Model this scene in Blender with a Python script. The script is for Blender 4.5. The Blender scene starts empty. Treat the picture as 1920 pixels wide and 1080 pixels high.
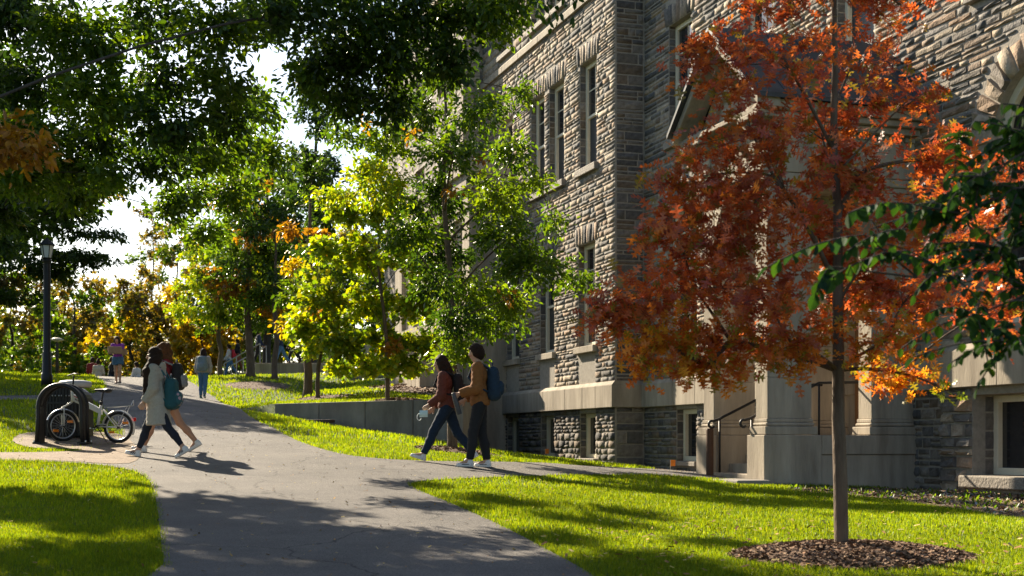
import bpy, bmesh, math, random
import numpy as np
from mathutils import Vector, Matrix, geometry
R = math.radians
sc = bpy.context.scene
col = sc.collection
# ------------------------------------------------------------------ camera, sky, sun, exposure
EYE, F, CX, HY = 1.5, 2560.0, 960.0, 828.0
cam = bpy.data.cameras.new('camera'); camo = bpy.data.objects.new('camera', cam); col.objects.link(camo)
camo.location = (0, 0, EYE); camo.rotation_euler = (R(90), 0, 0)
cam.sensor_width = 36; cam.lens = 48; cam.shift_y = 0.15; cam.clip_start = 0.1; cam.clip_end = 3000
cam.dof.use_dof = True; cam.dof.focus_distance = 19.5; cam.dof.aperture_fstop = 3.2
sc.camera = camo
SUN_AZ, SUN_EL = 35.0, 31.0            # degrees left of the view direction, degrees above the horizon
w = bpy.data.worlds.new('World'); sc.world = w; w.use_nodes = True
nt = w.node_tree; sky = nt.nodes.new('ShaderNodeTexSky'); sky.sky_type = 'NISHITA'
sky.sun_disc = False; sky.sun_elevation = R(SUN_EL); sky.sun_rotation = R(-SUN_AZ)
sky.air_density = 1.0; sky.dust_density = 1.0; sky.ozone_density = 1.2
bg = nt.nodes['Background']; nt.links.new(sky.outputs[0], bg.inputs[0]); bg.inputs[1].default_value = 0.06
sl = bpy.data.lights.new('sun', 'SUN'); sl.energy = 5.0; sl.angle = R(0.53); sl.color = (1.0, 0.87, 0.67)
so = bpy.data.objects.new('sun', sl); col.objects.link(so); so.location = (-20, 35, 30)
SD = Vector((math.sin(R(SUN_AZ)) * math.cos(R(SUN_EL)), -math.cos(R(SUN_AZ)) * math.cos(R(SUN_EL)), -math.sin(R(SUN_EL))))
so.rotation_euler = SD.to_track_quat('-Z', 'Y').to_euler()
vs = sc.view_settings; vs.view_transform = 'Standard'; vs.look = 'None'; vs.exposure = 1.75; vs.gamma = 1; vs.use_curve_mapping = False
sc.cycles.max_bounces = 8; sc.cycles.transparent_max_bounces = 8; sc.cycles.sample_clamp_indirect = 6

def P(px, py, Z): return Vector(((px - CX) / F * Z, Z, EYE + (HY - py) / F * Z))
# ------------------------------------------------------------------ materials
def mat(name, rgb, rough=0.8, var=0.25, scale=8.0, bump=0.0, bscale=40.0, spec=0.3, metal=0.0, attr=False, rgb2=None, detail=6, stretch=None, trans=0.0, tcol=(1.25, 1.1, 0.45)):
    m = bpy.data.materials.new(name); m.use_nodes = True; t = m.node_tree; N = t.nodes; L = t.links
    b = N['Principled BSDF']; b.inputs['Roughness'].default_value = rough
    b.inputs['Specular IOR Level'].default_value = spec; b.inputs['Metallic'].default_value = metal
    tc = N.new('ShaderNodeTexCoord'); vec = tc.outputs['Object']
    if stretch:
        mp = N.new('ShaderNodeMapping'); mp.inputs['Scale'].default_value = stretch; L.new(vec, mp.inputs[0]); vec = mp.outputs[0]
    no = N.new('ShaderNodeTexNoise'); no.inputs['Scale'].default_value = scale; no.inputs['Detail'].default_value = detail; no.inputs['Roughness'].default_value = 0.65
    L.new(vec, no.inputs['Vector'])
    rp = N.new('ShaderNodeMapRange'); rp.inputs[1].default_value = 0.3; rp.inputs[2].default_value = 0.7
    L.new(no.outputs[0], rp.inputs[0])
    if rgb2 is not None and not attr:
        mx = N.new('ShaderNodeMix'); mx.data_type = 'RGBA'
        L.new(rp.outputs[0], mx.inputs[0]); mx.inputs[6].default_value = (*rgb, 1); mx.inputs[7].default_value = (*rgb2, 1); out = mx.outputs[2]
    else:
        rp.inputs[3].default_value = 1 - var; rp.inputs[4].default_value = 1 + var
        mx = N.new('ShaderNodeVectorMath'); mx.operation = 'SCALE'; L.new(rp.outputs[0], mx.inputs['Scale'])
        if attr:
            at = N.new('ShaderNodeAttribute'); at.attribute_name = 'col'; L.new(at.outputs['Color'], mx.inputs[0])
        else:
            mx.inputs[0].default_value = rgb
        out = mx.outputs[0]
    L.new(out, b.inputs['Base Color'])
    if bump > 0:
        bn = N.new('ShaderNodeTexNoise'); bn.inputs['Scale'].default_value = bscale; bn.inputs['Detail'].default_value = 5; L.new(vec, bn.inputs['Vector'])
        bp = N.new('ShaderNodeBump'); bp.inputs['Strength'].default_value = bump; bp.inputs['Distance'].default_value = 0.02
        L.new(bn.outputs[0], bp.inputs['Height']); L.new(bp.outputs[0], b.inputs['Normal'])
    if trans > 0:
        tr = N.new('ShaderNodeBsdfTranslucent'); tm = N.new('ShaderNodeVectorMath'); tm.operation = 'MULTIPLY'
        L.new(out, tm.inputs[0]); tm.inputs[1].default_value = tcol; L.new(tm.outputs[0], tr.inputs[0])
        ms = N.new('ShaderNodeMixShader'); ms.inputs[0].default_value = trans
        L.new(b.outputs[0], ms.inputs[1]); L.new(tr.outputs[0], ms.inputs[2]); L.new(ms.outputs[0], N['Material Output'].inputs[0])
    return m
M = {}
M['grass'] = mat('grass_blade', (0, 0, 0), 0.5, 0.15, 1.2, attr=True, trans=0.52, tcol=(1.7, 1.5, 0.35), spec=0.25)
M['soil'] = mat('lawn_soil', (0.030, 0.050, 0.010), 0.95, rgb2=(0.055, 0.085, 0.014), scale=3.0, bump=0.6, bscale=60)
M['asphalt'] = mat('asphalt', (0.088, 0.081, 0.076), 0.86, rgb2=(0.152, 0.137, 0.124), scale=1.1, detail=12, bump=0.8, bscale=120, spec=0.2)
M['dirt'] = mat('worn_dirt', (0.15, 0.105, 0.072), 0.95, rgb2=(0.25, 0.19, 0.135), scale=4.0, bump=0.8, bscale=60)
M['mulch'] = mat('mulch', (0, 0, 0), 0.95, 0.35, 30, attr=True)
M['mulchbase'] = mat('mulch_base', (0.08, 0.046, 0.028), 0.95, rgb2=(0.15, 0.095, 0.06), scale=25, bump=1.0, bscale=60)
M['stone'] = mat('rubble_stone', (0, 0, 0), 0.9, 0.35, 9, bump=0.9, bscale=28, attr=True, spec=0.15)
M['mortar'] = mat('mortar', (0.27, 0.24, 0.20), 0.95, 0.2, 12, bump=0.4)
M['lime'] = mat('limestone', (0.20, 0.165, 0.125), 0.88, rgb2=(0.42, 0.36, 0.28), scale=1.5, detail=9, bump=0.3, bscale=26, stretch=(1.8, 1.8, 0.3), spec=0.2)
M['conc'] = mat('old_concrete', (0.11, 0.098, 0.085), 0.92, rgb2=(0.28, 0.255, 0.225), scale=1.3, bump=0.35, bscale=50, stretch=(1, 1, 0.4))
M['cream'] = mat('cream_paint', (0.62, 0.56, 0.43), 0.5, 0.06, 6)
M['glass'] = mat('window_glass', (0.012, 0.014, 0.018), 0.04, 0.1, 2, spec=0.9)
M['screen'] = mat('insect_screen', (0.025, 0.027, 0.032), 0.45, 0.15, 90)
M['slate'] = mat('slate_roof', (0.035, 0.037, 0.042), 0.55, rgb2=(0.06, 0.062, 0.068), scale=5)
M['black'] = mat('black_metal', (0.010, 0.010, 0.011), 0.5, 0.1, 8, spec=0.35)
M['lid'] = mat('grey_lid', (0.34, 0.34, 0.35), 0.45, 0.1, 4)
M['bark'] = mat('bark', (0.07, 0.048, 0.034), 0.95, rgb2=(0.15, 0.108, 0.076), scale=14, bump=0.9, bscale=30, stretch=(1, 1, 0.25))
M['bark_d'] = mat('bark_dark', (0.035, 0.028, 0.022), 0.95, rgb2=(0.07, 0.055, 0.045), scale=14, bump=0.9, bscale=30, stretch=(1, 1, 0.25))
M['leaf'] = mat('leaf', (0, 0, 0), 0.36, 0.12, 6, attr=True, trans=0.56, tcol=(1.75, 1.65, 0.35), spec=0.5)
M['leaf_red'] = mat('leaf_red', (0, 0, 0), 0.42, 0.12, 6, attr=True, trans=0.56, tcol=(1.75, 1.35, 0.7), spec=0.6)
M['leaf_dull'] = mat('leaf_dull', (0, 0, 0), 0.7, 0.15, 6, attr=True, trans=0.4, tcol=(1.2, 1.4, 0.5), spec=0.1)  # toned-down leaf: shade on the near branch is put into the material
M['wood'] = mat('wood_door', (0.16, 0.075, 0.03), 0.5, 0.25, 5, stretch=(4, 4, 0.4))
M['frost'] = mat('lantern_glass', (0.55, 0.58, 0.60), 0.25, 0.05, 3, spec=0.5)
def cracks(m):
    t = m.node_tree; N = t.nodes; L = t.links; b = N['Principled BSDF']; src = b.inputs['Base Color'].links[0].from_socket
    tc = N.new('ShaderNodeTexCoord'); no = N.new('ShaderNodeTexNoise'); no.inputs['Scale'].default_value = 1.4; no.inputs['Detail'].default_value = 6; L.new(tc.outputs['Object'], no.inputs['Vector'])
    ad = N.new('ShaderNodeVectorMath'); ad.operation = 'MULTIPLY_ADD'; L.new(no.outputs['Color'], ad.inputs[0]); ad.inputs[1].default_value = (.9, .9, .9); L.new(tc.outputs['Object'], ad.inputs[2])
    vo = N.new('ShaderNodeTexVoronoi'); vo.feature = 'DISTANCE_TO_EDGE'; vo.inputs['Scale'].default_value = .32; L.new(ad.outputs[0], vo.inputs['Vector'])
    mr = N.new('ShaderNodeMapRange'); mr.inputs[1].default_value = .001; mr.inputs[2].default_value = .007; mr.inputs[3].default_value = .45; mr.inputs[4].default_value = 1.0; L.new(vo.outputs['Distance'], mr.inputs[0])
    g = N.new('ShaderNodeTexNoise'); g.inputs['Scale'].default_value = 75; g.inputs['Detail'].default_value = 3; L.new(tc.outputs['Object'], g.inputs['Vector'])
    m2 = N.new('ShaderNodeMapRange'); m2.inputs[1].default_value = .3; m2.inputs[2].default_value = .7; m2.inputs[3].default_value = .6; m2.inputs[4].default_value = 1.4; L.new(g.outputs[0], m2.inputs[0])
    mu = N.new('ShaderNodeMath'); mu.operation = 'MULTIPLY'; L.new(mr.outputs[0], mu.inputs[0]); L.new(m2.outputs[0], mu.inputs[1])
    sc_ = N.new('ShaderNodeVectorMath'); sc_.operation = 'SCALE'; L.new(src, sc_.inputs[0]); L.new(mu.outputs[0], sc_.inputs['Scale']); L.new(sc_.outputs[0], b.inputs['Base Color'])
cracks(M['asphalt'])
def plain(name, rgb, rough=0.8, var=0.15, scale=14, bump=0.12, bscale=45, **k):
    if name not in M: M[name] = mat(name, rgb, rough, var, scale, bump, bscale, **k)
    return M[name]
# ------------------------------------------------------------------ mesh helpers
def tag(o, label=None, cat=None, group=None, kind=None):
    if label: o['label'] = label
    if cat: o['category'] = cat
    if group: o['group'] = group
    if kind: o['kind'] = kind
    return o
def empty(name, loc=(0, 0, 0), parent=None):
    o = bpy.data.objects.new(name, None); col.objects.link(o); o.location = loc; o.empty_display_size = 0.2
    if parent: setp(o, parent)
    return o
def wloc(o):
    v = Vector(o.location)
    if o.parent: v = v + o.matrix_parent_inverse.translation + wloc(o.parent)
    return v
def setp(o, p):
    o.parent = p; o.matrix_parent_inverse = Matrix.Translation(-wloc(p))
def link(name, me, m, parent=None, smooth=False):
    o = bpy.data.objects.new(name, me); col.objects.link(o)
    if m: me.materials.append(m)
    if parent: setp(o, parent)
    if smooth: me.polygons.foreach_set('use_smooth', np.ones(len(me.polygons), bool))
    return o
def obj(name, verts, faces, m, parent=None, smooth=False, bevel=0):
    me = bpy.data.meshes.new(name); me.from_pydata([tuple(v) for v in verts], [], faces); me.update()
    o = link(name, me, m, parent, smooth)
    if bevel:
        b = o.modifiers.new('bevel', 'BEVEL'); b.width = bevel; b.segments = 2; b.limit_method = 'ANGLE'
    return o
def fastmesh(name, V, polys_len, loops, C=None):
    """V (n,3); polys_len (p,), loops flat indices; C per-vertex colour (n,3)"""
    me = bpy.data.meshes.new(name); n = len(V); p = len(polys_len)
    me.vertices.add(n); me.vertices.foreach_set('co', np.ascontiguousarray(V, np.float32).ravel())
    me.loops.add(len(loops)); me.loops.foreach_set('vertex_index', np.ascontiguousarray(loops, np.int32))
    me.polygons.add(p); st = np.zeros(p, np.int32); st[1:] = np.cumsum(polys_len)[:-1]
    me.polygons.foreach_set('loop_start', st)
    me.update(calc_edges=True)
    if C is not None:
        ca = me.color_attributes.new('col', 'FLOAT_COLOR', 'POINT')
        c4 = np.ones((n, 4), np.float32); c4[:, :3] = C; ca.data.foreach_set('color', c4.ravel())
    return me
class MB:
    def __init__(s): s.v = []; s.f = []
    def add(s, v, f):
        b = len(s.v); s.v += [tuple(x) for x in v]; s.f += [[i + b for i in q] for q in f]; return s
    def box(s, c, size, rz=0.0, taper=1.0):
        cx, cy, cz = c; a, b, h = size[0] / 2, size[1] / 2, size[2] / 2; cs, sn = math.cos(rz), math.sin(rz); v = []
        for zz, k in ((-h, 1), (h, taper)):
            for x, y in ((-a, -b), (a, -b), (a, b), (-a, b)): v.append((cx + (x * cs - y * sn) * k, cy + (x * sn + y * cs) * k, cz + zz))
        return s.add(v, [[0, 3, 2, 1], [4, 5, 6, 7], [0, 1, 5, 4], [1, 2, 6, 5], [2, 3, 7, 6], [3, 0, 4, 7]])
    def tube(s, pts, rad, seg=8, cap=True, closed=False):
        pts = [Vector(p) for p in pts]; n = len(pts)
        if not hasattr(rad, '__len__'): rad = [rad] * n
        b = len(s.v); up = None
        for i, p in enumerate(pts):
            if closed: d = pts[(i + 1) % n] - pts[i - 1]
            else: d = pts[min(i + 1, n - 1)] - pts[max(i - 1, 0)]
            d = d.normalized() if d.length > 1e-9 else Vector((0, 0, 1))
            if up is None: up = Vector((0, 0, 1)) if abs(d.z) < 0.9 else Vector((1, 0, 0))
            x = d.cross(up); x = x.normalized() if x.length > 1e-6 else d.orthogonal().normalized()
            y = x.cross(d).normalized(); up = y
            for k in range(seg):
                a = 2 * math.pi * k / seg; s.v.append(tuple(p + (x * math.cos(a) + y * math.sin(a)) * rad[i]))
        for i in range(n if closed else n - 1):
            j = (i + 1) % n
            for k in range(seg):
                k2 = (k + 1) % seg; s.f.append([b + i * seg + k, b + i * seg + k2, b + j * seg + k2, b + j * seg + k])
        if cap and not closed:
            s.f.append([b + k for k in range(seg)][::-1]); s.f.append([b + (n - 1) * seg + k for k in range(seg)])
        return s
    def lathe(s, c, prof, seg=16):
        b = len(s.v); n = len(prof)
        for r, z in prof:
            for k in range(seg):
                a = 2 * math.pi * k / seg; s.v.append((c[0] + r * math.cos(a), c[1] + r * math.sin(a), c[2] + z))
        for i in range(n - 1):
            for k in range(seg):
                k2 = (k + 1) % seg; s.f.append([b + i * seg + k, b + i * seg + k2, b + (i + 1) * seg + k2, b + (i + 1) * seg + k])
        s.f.append([b + k for k in range(seg)][::-1]); s.f.append([b + (n - 1) * seg + k for k in range(seg)])
        return s
    def build(s, name, m, parent=None, smooth=False, bevel=0): return obj(name, s.v, s.f, m, parent, smooth, bevel)
def bez(a, b, c, n=6):
    a, b, c = Vector(a), Vector(b), Vector(c)
    return [a * (1 - t) ** 2 + b * 2 * t * (1 - t) + c * t * t for t in [i / n for i in range(n + 1)]]
# ------------------------------------------------------------------ terrain
class TPS:
    def __init__(s, pts, lam=0.02):
        A = np.array([[p[0], p[1]] for p in pts], float); z = np.array([p[2] - 0.066 * p[1] for p in pts], float)
        s.A = A / 10; n = len(A); K = s.U(((s.A[:, None] - s.A[None]) ** 2).sum(-1)) + lam * np.eye(n)
        Q = np.c_[np.ones(n), s.A]; T = np.block([[K, Q], [Q.T, np.zeros((3, 3))]])
        s.w = np.linalg.solve(T, np.r_[z, 0, 0, 0])
    def U(s, r2): return 0.5 * r2 * np.log(r2 + 1e-12)
    def __call__(s, x, y):
        x = np.clip(np.asarray(x, float), -34, 9); y = np.clip(np.asarray(y, float), -3, 85)
        B = np.stack([x.ravel(), y.ravel()], -1) / 10
        v = s.U(((B[:, None] - s.A[None]) ** 2).sum(-1)) @ s.w[:-3] + s.w[-3] + B @ s.w[-2:]
        return v.reshape(x.shape) + 0.066 * y
def X(px, Z): return (px - CX) / F * Z
def cp(px, py, Z): v = P(px, py, Z); return (v.x, v.y, v.z)
common = [(0, 0, 0), (-4, 0, 0), (4, 0, 0), (-14, 0, 0.2), (9, 0, 0), (-12, 14, 1.1), cp(700, 1080, 9.3), cp(0, 1080, 9.3), cp(1300, 1080, 9.4), cp(290, 853, 20.2), cp(900, 876, 19.7),
          cp(150, 828, 22.5), cp(90, 722, 34), cp(0, 745, 31), cp(50, 708, 42), cp(380, 748, 45), cp(220, 720, 47), cp(240, 711, 53),
          (X(240, 70), 70, 4.15), (X(100, 85), 85, 4.3), cp(20, 708, 60), (-30, 60, 4.2), (-32, 30, 2.6), cp(430, 760, 36), cp(500, 706, 60), cp(440, 706, 70), cp(500, 690, 85), cp(640, 700, 62), cp(800, 680, 75)]
low = common + [cp(520, 780, 31.2), cp(700, 815, 28.8), cp(815, 835, 28), cp(848, 846, 23), cp(730, 811, 26.5), cp(1050, 872, 24), cp(1300, 886, 22),
                cp(1153, 872, 31), cp(940, 856, 38), cp(1433, 911, 20.4), cp(1720, 915, 21.2), cp(1900, 932, 18), cp(1575, 1022, 11.6), cp(1900, 1010, 11.6), (9, 10, 0.55)]
up = common + [cp(515, 756, 32.3), cp(660, 752, 32), cp(815, 748, 31), cp(577, 740, 39), cp(700, 725, 42), cp(790, 735, 36), cp(830, 720, 40), cp(840, 745, 33)]
HL, HU = TPS(low), TPS(up)
RW = [Vector((X(515, 32), 32.0)), Vector((X(868, 29.6), 29.6)), Vector((X(903, 40.2), 40.2))]     # retaining wall line
def upmask(x, y):
    x = np.asarray(x, float); y = np.asarray(y, float)
    yl = RW[0].y + (x - RW[0].x) * (RW[1].y - RW[0].y) / (RW[1].x - RW[0].x)
    xr = RW[1].x + (y - RW[1].y) * (RW[2].x - RW[1].x) / (RW[2].y - RW[1].y)
    s = np.clip((x - (RW[0].x - 1.5)) / 1.4, 0, 1); s = s * s * (3 - 2 * s)
    back = np.clip((y - yl - 0.3) / 0.2, 0, 1)
    return s * back * (x < np.where(y < 41, xr, 3.0))
def H(x, y):
    a = HL(x, y); b = HU(x, y); m = upmask(x, y); return a * (1 - m) + b * m
def h1(x, y): return float(H(np.array([x]), np.array([y]))[0])
def G(px, py, z0=7.0):
    Z = np.arange(z0, 130, 0.05); x = (px - CX) / F * Z; d = (EYE - (py - HY) / F * Z) - H(x, Z)
    i = np.where(d < 0)[0]; i = i[0] if len(i) else len(Z) - 1
    return (float(x[i]), float(Z[i]))
def onG(px, py, z0=7.0):
    x, y = G(px, py, z0); return Vector((x, y, h1(x, y)))
# ------------------------------------------------------------------ ground, paths
def chaikin(p, n=2):
    for _ in range(n):
        q = []
        for i in range(len(p)):
            a, b = np.array(p[i]), np.array(p[(i + 1) % len(p)]); q += [tuple(a * .75 + b * .25), tuple(a * .25 + b * .75)]
        p = q
    return p
def inpoly(x, y, poly):
    r = np.zeros(x.shape, bool); n = len(poly); j = n - 1
    for i in range(n):
        xi, yi = poly[i]; xj, yj = poly[j]
        if yi != yj: r ^= ((yi > y) != (yj > y)) & (x < (xj - xi) * (y - yi) / (yj - yi) + xi)
        j = i
    return r
def axis(lo, hi, step, far, n=14):
    a = np.arange(lo, hi + 1e-6, step); k = np.linspace(0, 1, n + 1)[1:] ** 2.5
    return np.r_[(lo - k * (far + lo))[::-1], a, hi + k * (far - hi)]
gx = axis(-13, 9, 0.3, 900); gy = axis(-4, 66, 0.33, 900)
GX, GY = np.meshgrid(gx, gy); GZ = H(GX, GY) - 0.014
nx_, ny_ = len(gx), len(gy)
V = np.stack([GX.ravel(), GY.ravel(), GZ.ravel()], -1)
i0 = (np.arange(ny_ - 1)[:, None] * nx_ + np.arange(nx_ - 1)[None]).ravel()
lo_ = np.stack([i0, i0 + 1, i0 + 1 + nx_, i0 + nx_], -1)
me = fastmesh('ground', V, np.full(len(lo_), 4), lo_.ravel())
tag(link('ground', me, M['soil'], smooth=True), kind='structure')
def sheet(name, poly, m, dz, step=0.3, holes=()):
    poly = [tuple(p) for p in poly]; xs = [p[0] for p in poly]; ys = [p[1] for p in poly]
    qx, qy = np.meshgrid(np.arange(min(xs), max(xs), step), np.arange(min(ys), max(ys), step)); qx, qy = qx.ravel(), qy.ravel()
    k = inpoly(qx, qy, poly); pts = [Vector(p) for p in poly] + [Vector((a, b)) for a, b in zip(qx[k], qy[k])]
    n = len(poly); ed = [(i, (i + 1) % n) for i in range(n)]
    r = geometry.delaunay_2d_cdt(pts, ed, [], 1, 1e-4)
    vx = np.array([(v.x, v.y) for v in r[0]]); z = H(vx[:, 0], vx[:, 1]) + dz
    o = obj(name, np.c_[vx, z], [list(f) for f in r[2]], m, smooth=True)
    return tag(o, kind='structure')
GP = lambda L, z0=7.0: [G(a, b, z0) for a, b in L]
near_left = GP([(308, 1080), (302, 1010), (292, 930), (280, 898), (250, 882), (170, 870), (60, 864), (-160, 862)])
left_top = GP([(-160, 847), (40, 849), (120, 847), (170, 845), (225, 838), (235, 815), (212, 790), (196, 765), (178, 751), (90, 749), (-160, 750)])
left_up = GP([(-160, 742), (60, 742), (150, 740), (186, 736), (197, 727), (197, 719), (190, 714)])
crest = [(X(175, 56), 56), (X(170, 64), 64), (X(175, 78), 78), (X(300, 78), 78), (X(322, 64), 64), (X(340, 56), 56)]
right_up = GP([(358, 716), (380, 731), (402, 745), (430, 760), (462, 777), (500, 797), (545, 822), (595, 840), (650, 854), (720, 861), (800, 865), (880, 866), (1000, 868), (1100, 873), (1200, 879), (1290, 882)])
P1g = (3.77, 20.4)
entry = [(3.3, 22.2), (3.85, 21.4), (4.2, 21.2), (3.75, 20.35), (3.62, 20.2)]
right_low = GP([(1420, 902), (1300, 894), (1150, 890), (1000, 893), (900, 896), (820, 900), (782, 903), (767, 909), (785, 920), (850, 945), (950, 990), (1050, 1045), (1115, 1080)])
bottom = [(0.95, 6.0), (1.5, 0.0), (2.0, -6), (-3.2, -6), (-2.9, 0.0), (-2.55, 6.0)]
path_poly = chaikin(near_left + left_top + left_up + crest + right_up + entry + right_low + bottom, 1)
sheet('path', path_poly, M['asphalt'], 0.004, 0.3)
dirt_poly = chaikin(GP([(-160, 862), (60, 863), (150, 867), (235, 872), (262, 862), (262, 846), (250, 832), (236, 818), (200, 810), (60, 810), (28, 818), (22, 830), (60, 842), (140, 842), (160, 846), (60, 850), (-160, 848)]), 1)
sheet('dirt_path', dirt_poly, M['dirt'], 0.009, 0.2)
bed_poly = chaikin(GP([(1465, 920), (1600, 928), (1760, 950), (1990, 985)]) + [(8.6, 14.5), (6.9, 20.5), (4.2, 20.2)], 1)
sheet('planting_bed', bed_poly, M['mulchbase'], 0.004, 0.25)
gravel_poly = [(X(655, 47), 47), (X(690, 41), 41), (X(745, 37), 37), (X(800, 34), 34), (X(880, 32.5), 32.5), (X(895, 40), 40), (X(880, 48), 48)]
sheet('gravel_bed', gravel_poly, M['mulchbase'], 0.01, 0.3)

# ------------------------------------------------------------------ scatter stuff: chips, grass, fallen leaves
rs = np.random.RandomState(7)
def cards(pos, direc, nrm, size, colr, tv, tp, width=None):
    tv = np.asarray(tv, float); N = len(pos)
    x = direc / (np.linalg.norm(direc, axis=1, keepdims=True) + 1e-9)
    y = np.cross(nrm, x); y /= (np.linalg.norm(y, axis=1, keepdims=True) + 1e-9); z = np.cross(x, y)
    s = size[:, None, None]; wd = s if width is None else width[:, None, None]
    V = pos[:, None] + s * tv[None, :, 0, None] * x[:, None] + wd * tv[None, :, 1, None] * y[:, None] + s * tv[None, :, 2, None] * z[:, None]
    m = len(tv); pl = np.array([len(p) for p in tp]); fl = np.concatenate([np.array(p) for p in tp])
    loops = (fl[None] + (np.arange(N) * m)[:, None]).ravel()
    return V.reshape(-1, 3), np.tile(pl, N), loops, np.repeat(colr, m, 0)
CHIP = ([(-.5, -.5, 0), (.5, -.5, 0), (.5, .5, 0), (-.5, .5, 0)], [[0, 1, 2, 3]])
def chips(name, xy, dz, smin, smax, pal, parent=None, tilt=0.6):
    n = len(xy); pos = np.c_[xy, H(xy[:, 0], xy[:, 1]) + dz]
    a = rs.rand(n) * 6.283; d = np.c_[np.cos(a), np.sin(a), rs.randn(n) * .3]; nr = np.c_[rs.randn(n, 2) * tilt, np.ones(n)]
    pal = np.array(pal); c = pal[rs.randint(0, len(pal), n)] * (0.7 + .6 * rs.rand(n, 1))
    sz = smin + (smax - smin) * rs.rand(n)
    V, pl, lp, C = cards(pos, d, nr, sz, c, *CHIP, width=sz * .4)
    return link(name, fastmesh(name, V, pl, lp, C), M['mulch'], parent)
BROWN = [(.15, .085, .05), (.21, .13, .08), (.09, .05, .03), (.28, .19, .12), (.18, .10, .055)]
mulch_discs = []
def mulch_ring(c, rx, ry, hgt, label, n):
    k = 28; vs_ = []; fs = []
    for j, t in enumerate((0, .3, .55, .8, 1.0)):
        for i in range(k):
            a = 2 * math.pi * i / k; wob = 1 + .07 * math.sin(3 * a + c[0]) + .04 * math.sin(7 * a)
            x, y = c[0] + rx * t * wob * math.cos(a), c[1] + ry * t * wob * math.sin(a)
            vs_.append((x, y, h1(x, y) + hgt * (1 - t * t) + .008 - (0.03 if t == 1 else 0)))
    for j in range(4):
        for i in range(k): fs.append([j * k + i, j * k + (i + 1) % k, (j + 1) * k + (i + 1) % k, (j + 1) * k + i])
    o = obj('mulch_ring', vs_, fs, M['mulchbase'], smooth=True); tag(o, label, 'mulch', 'mulch rings round the tree trunks')
    r = np.sqrt(rs.rand(n)) * 1.03; a = rs.rand(n) * 6.283; xy = np.c_[c[0] + rx * r * np.cos(a), c[1] + ry * r * np.sin(a)]
    ch = chips('wood_chips', xy, hgt * (1 - r * r) + .015, .02, .06, BROWN, o); ch['kind'] = 'stuff'
    mulch_discs.append((c[0], c[1], rx, ry))
OAK = onG(1578, 1043); 
mulch_ring((OAK.x + .07, OAK.y - .05), .93, .80, .10, 'round mound of brown mulch under the red oak', 5000)
MAP = onG(730, 811, 15); mulch_ring((MAP.x, MAP.y), .75, .6, .07, 'low mulch patch under the small yellow-green maple by the retaining wall', 1200)
ELM = onG(848, 846, 15); mulch_ring((ELM.x + .1, ELM.y), .75, .6, .06, 'mulch patch behind the walking couple at the green tree foot', 1200)
T515 = P(515, 708, 58); T515.z = h1(T515.x, T515.y); mulch_ring((T515.x, T515.y - 4), 1.3, 2.2, .06, 'reddish mulch oval on the upper lawn', 600)
T577 = P(577, 740, 39); T577.z = h1(T577.x, T577.y); mulch_ring((X(600, 37), 37), 1.0, 1.0, .04, 'thin mulch ring behind the retaining wall', 500)
xy = np.c_[3.5 + 5 * rs.rand(6000), 14 + 7 * rs.rand(6000)]; xy = xy[inpoly(xy[:, 0], xy[:, 1], bed_poly)]
tag(chips('bed_leaf_litter', xy, .015, .03, .08, BROWN + [(.3, .2, .12), (.2, .2, .2)]), 'dry leaf litter along the stone building foot', 'leaf litter', kind='stuff')
xy = np.c_[-6 + 8 * rs.rand(9000), 31 + 18 * rs.rand(9000)]; xy = xy[inpoly(xy[:, 0], xy[:, 1], gravel_poly)]
tag(chips('gravel_chips', xy, .02, .05, .12, BROWN + [(.2, .17, .14)]), 'brown chips on the slope above the retaining wall', 'gravel', kind='stuff')

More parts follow.
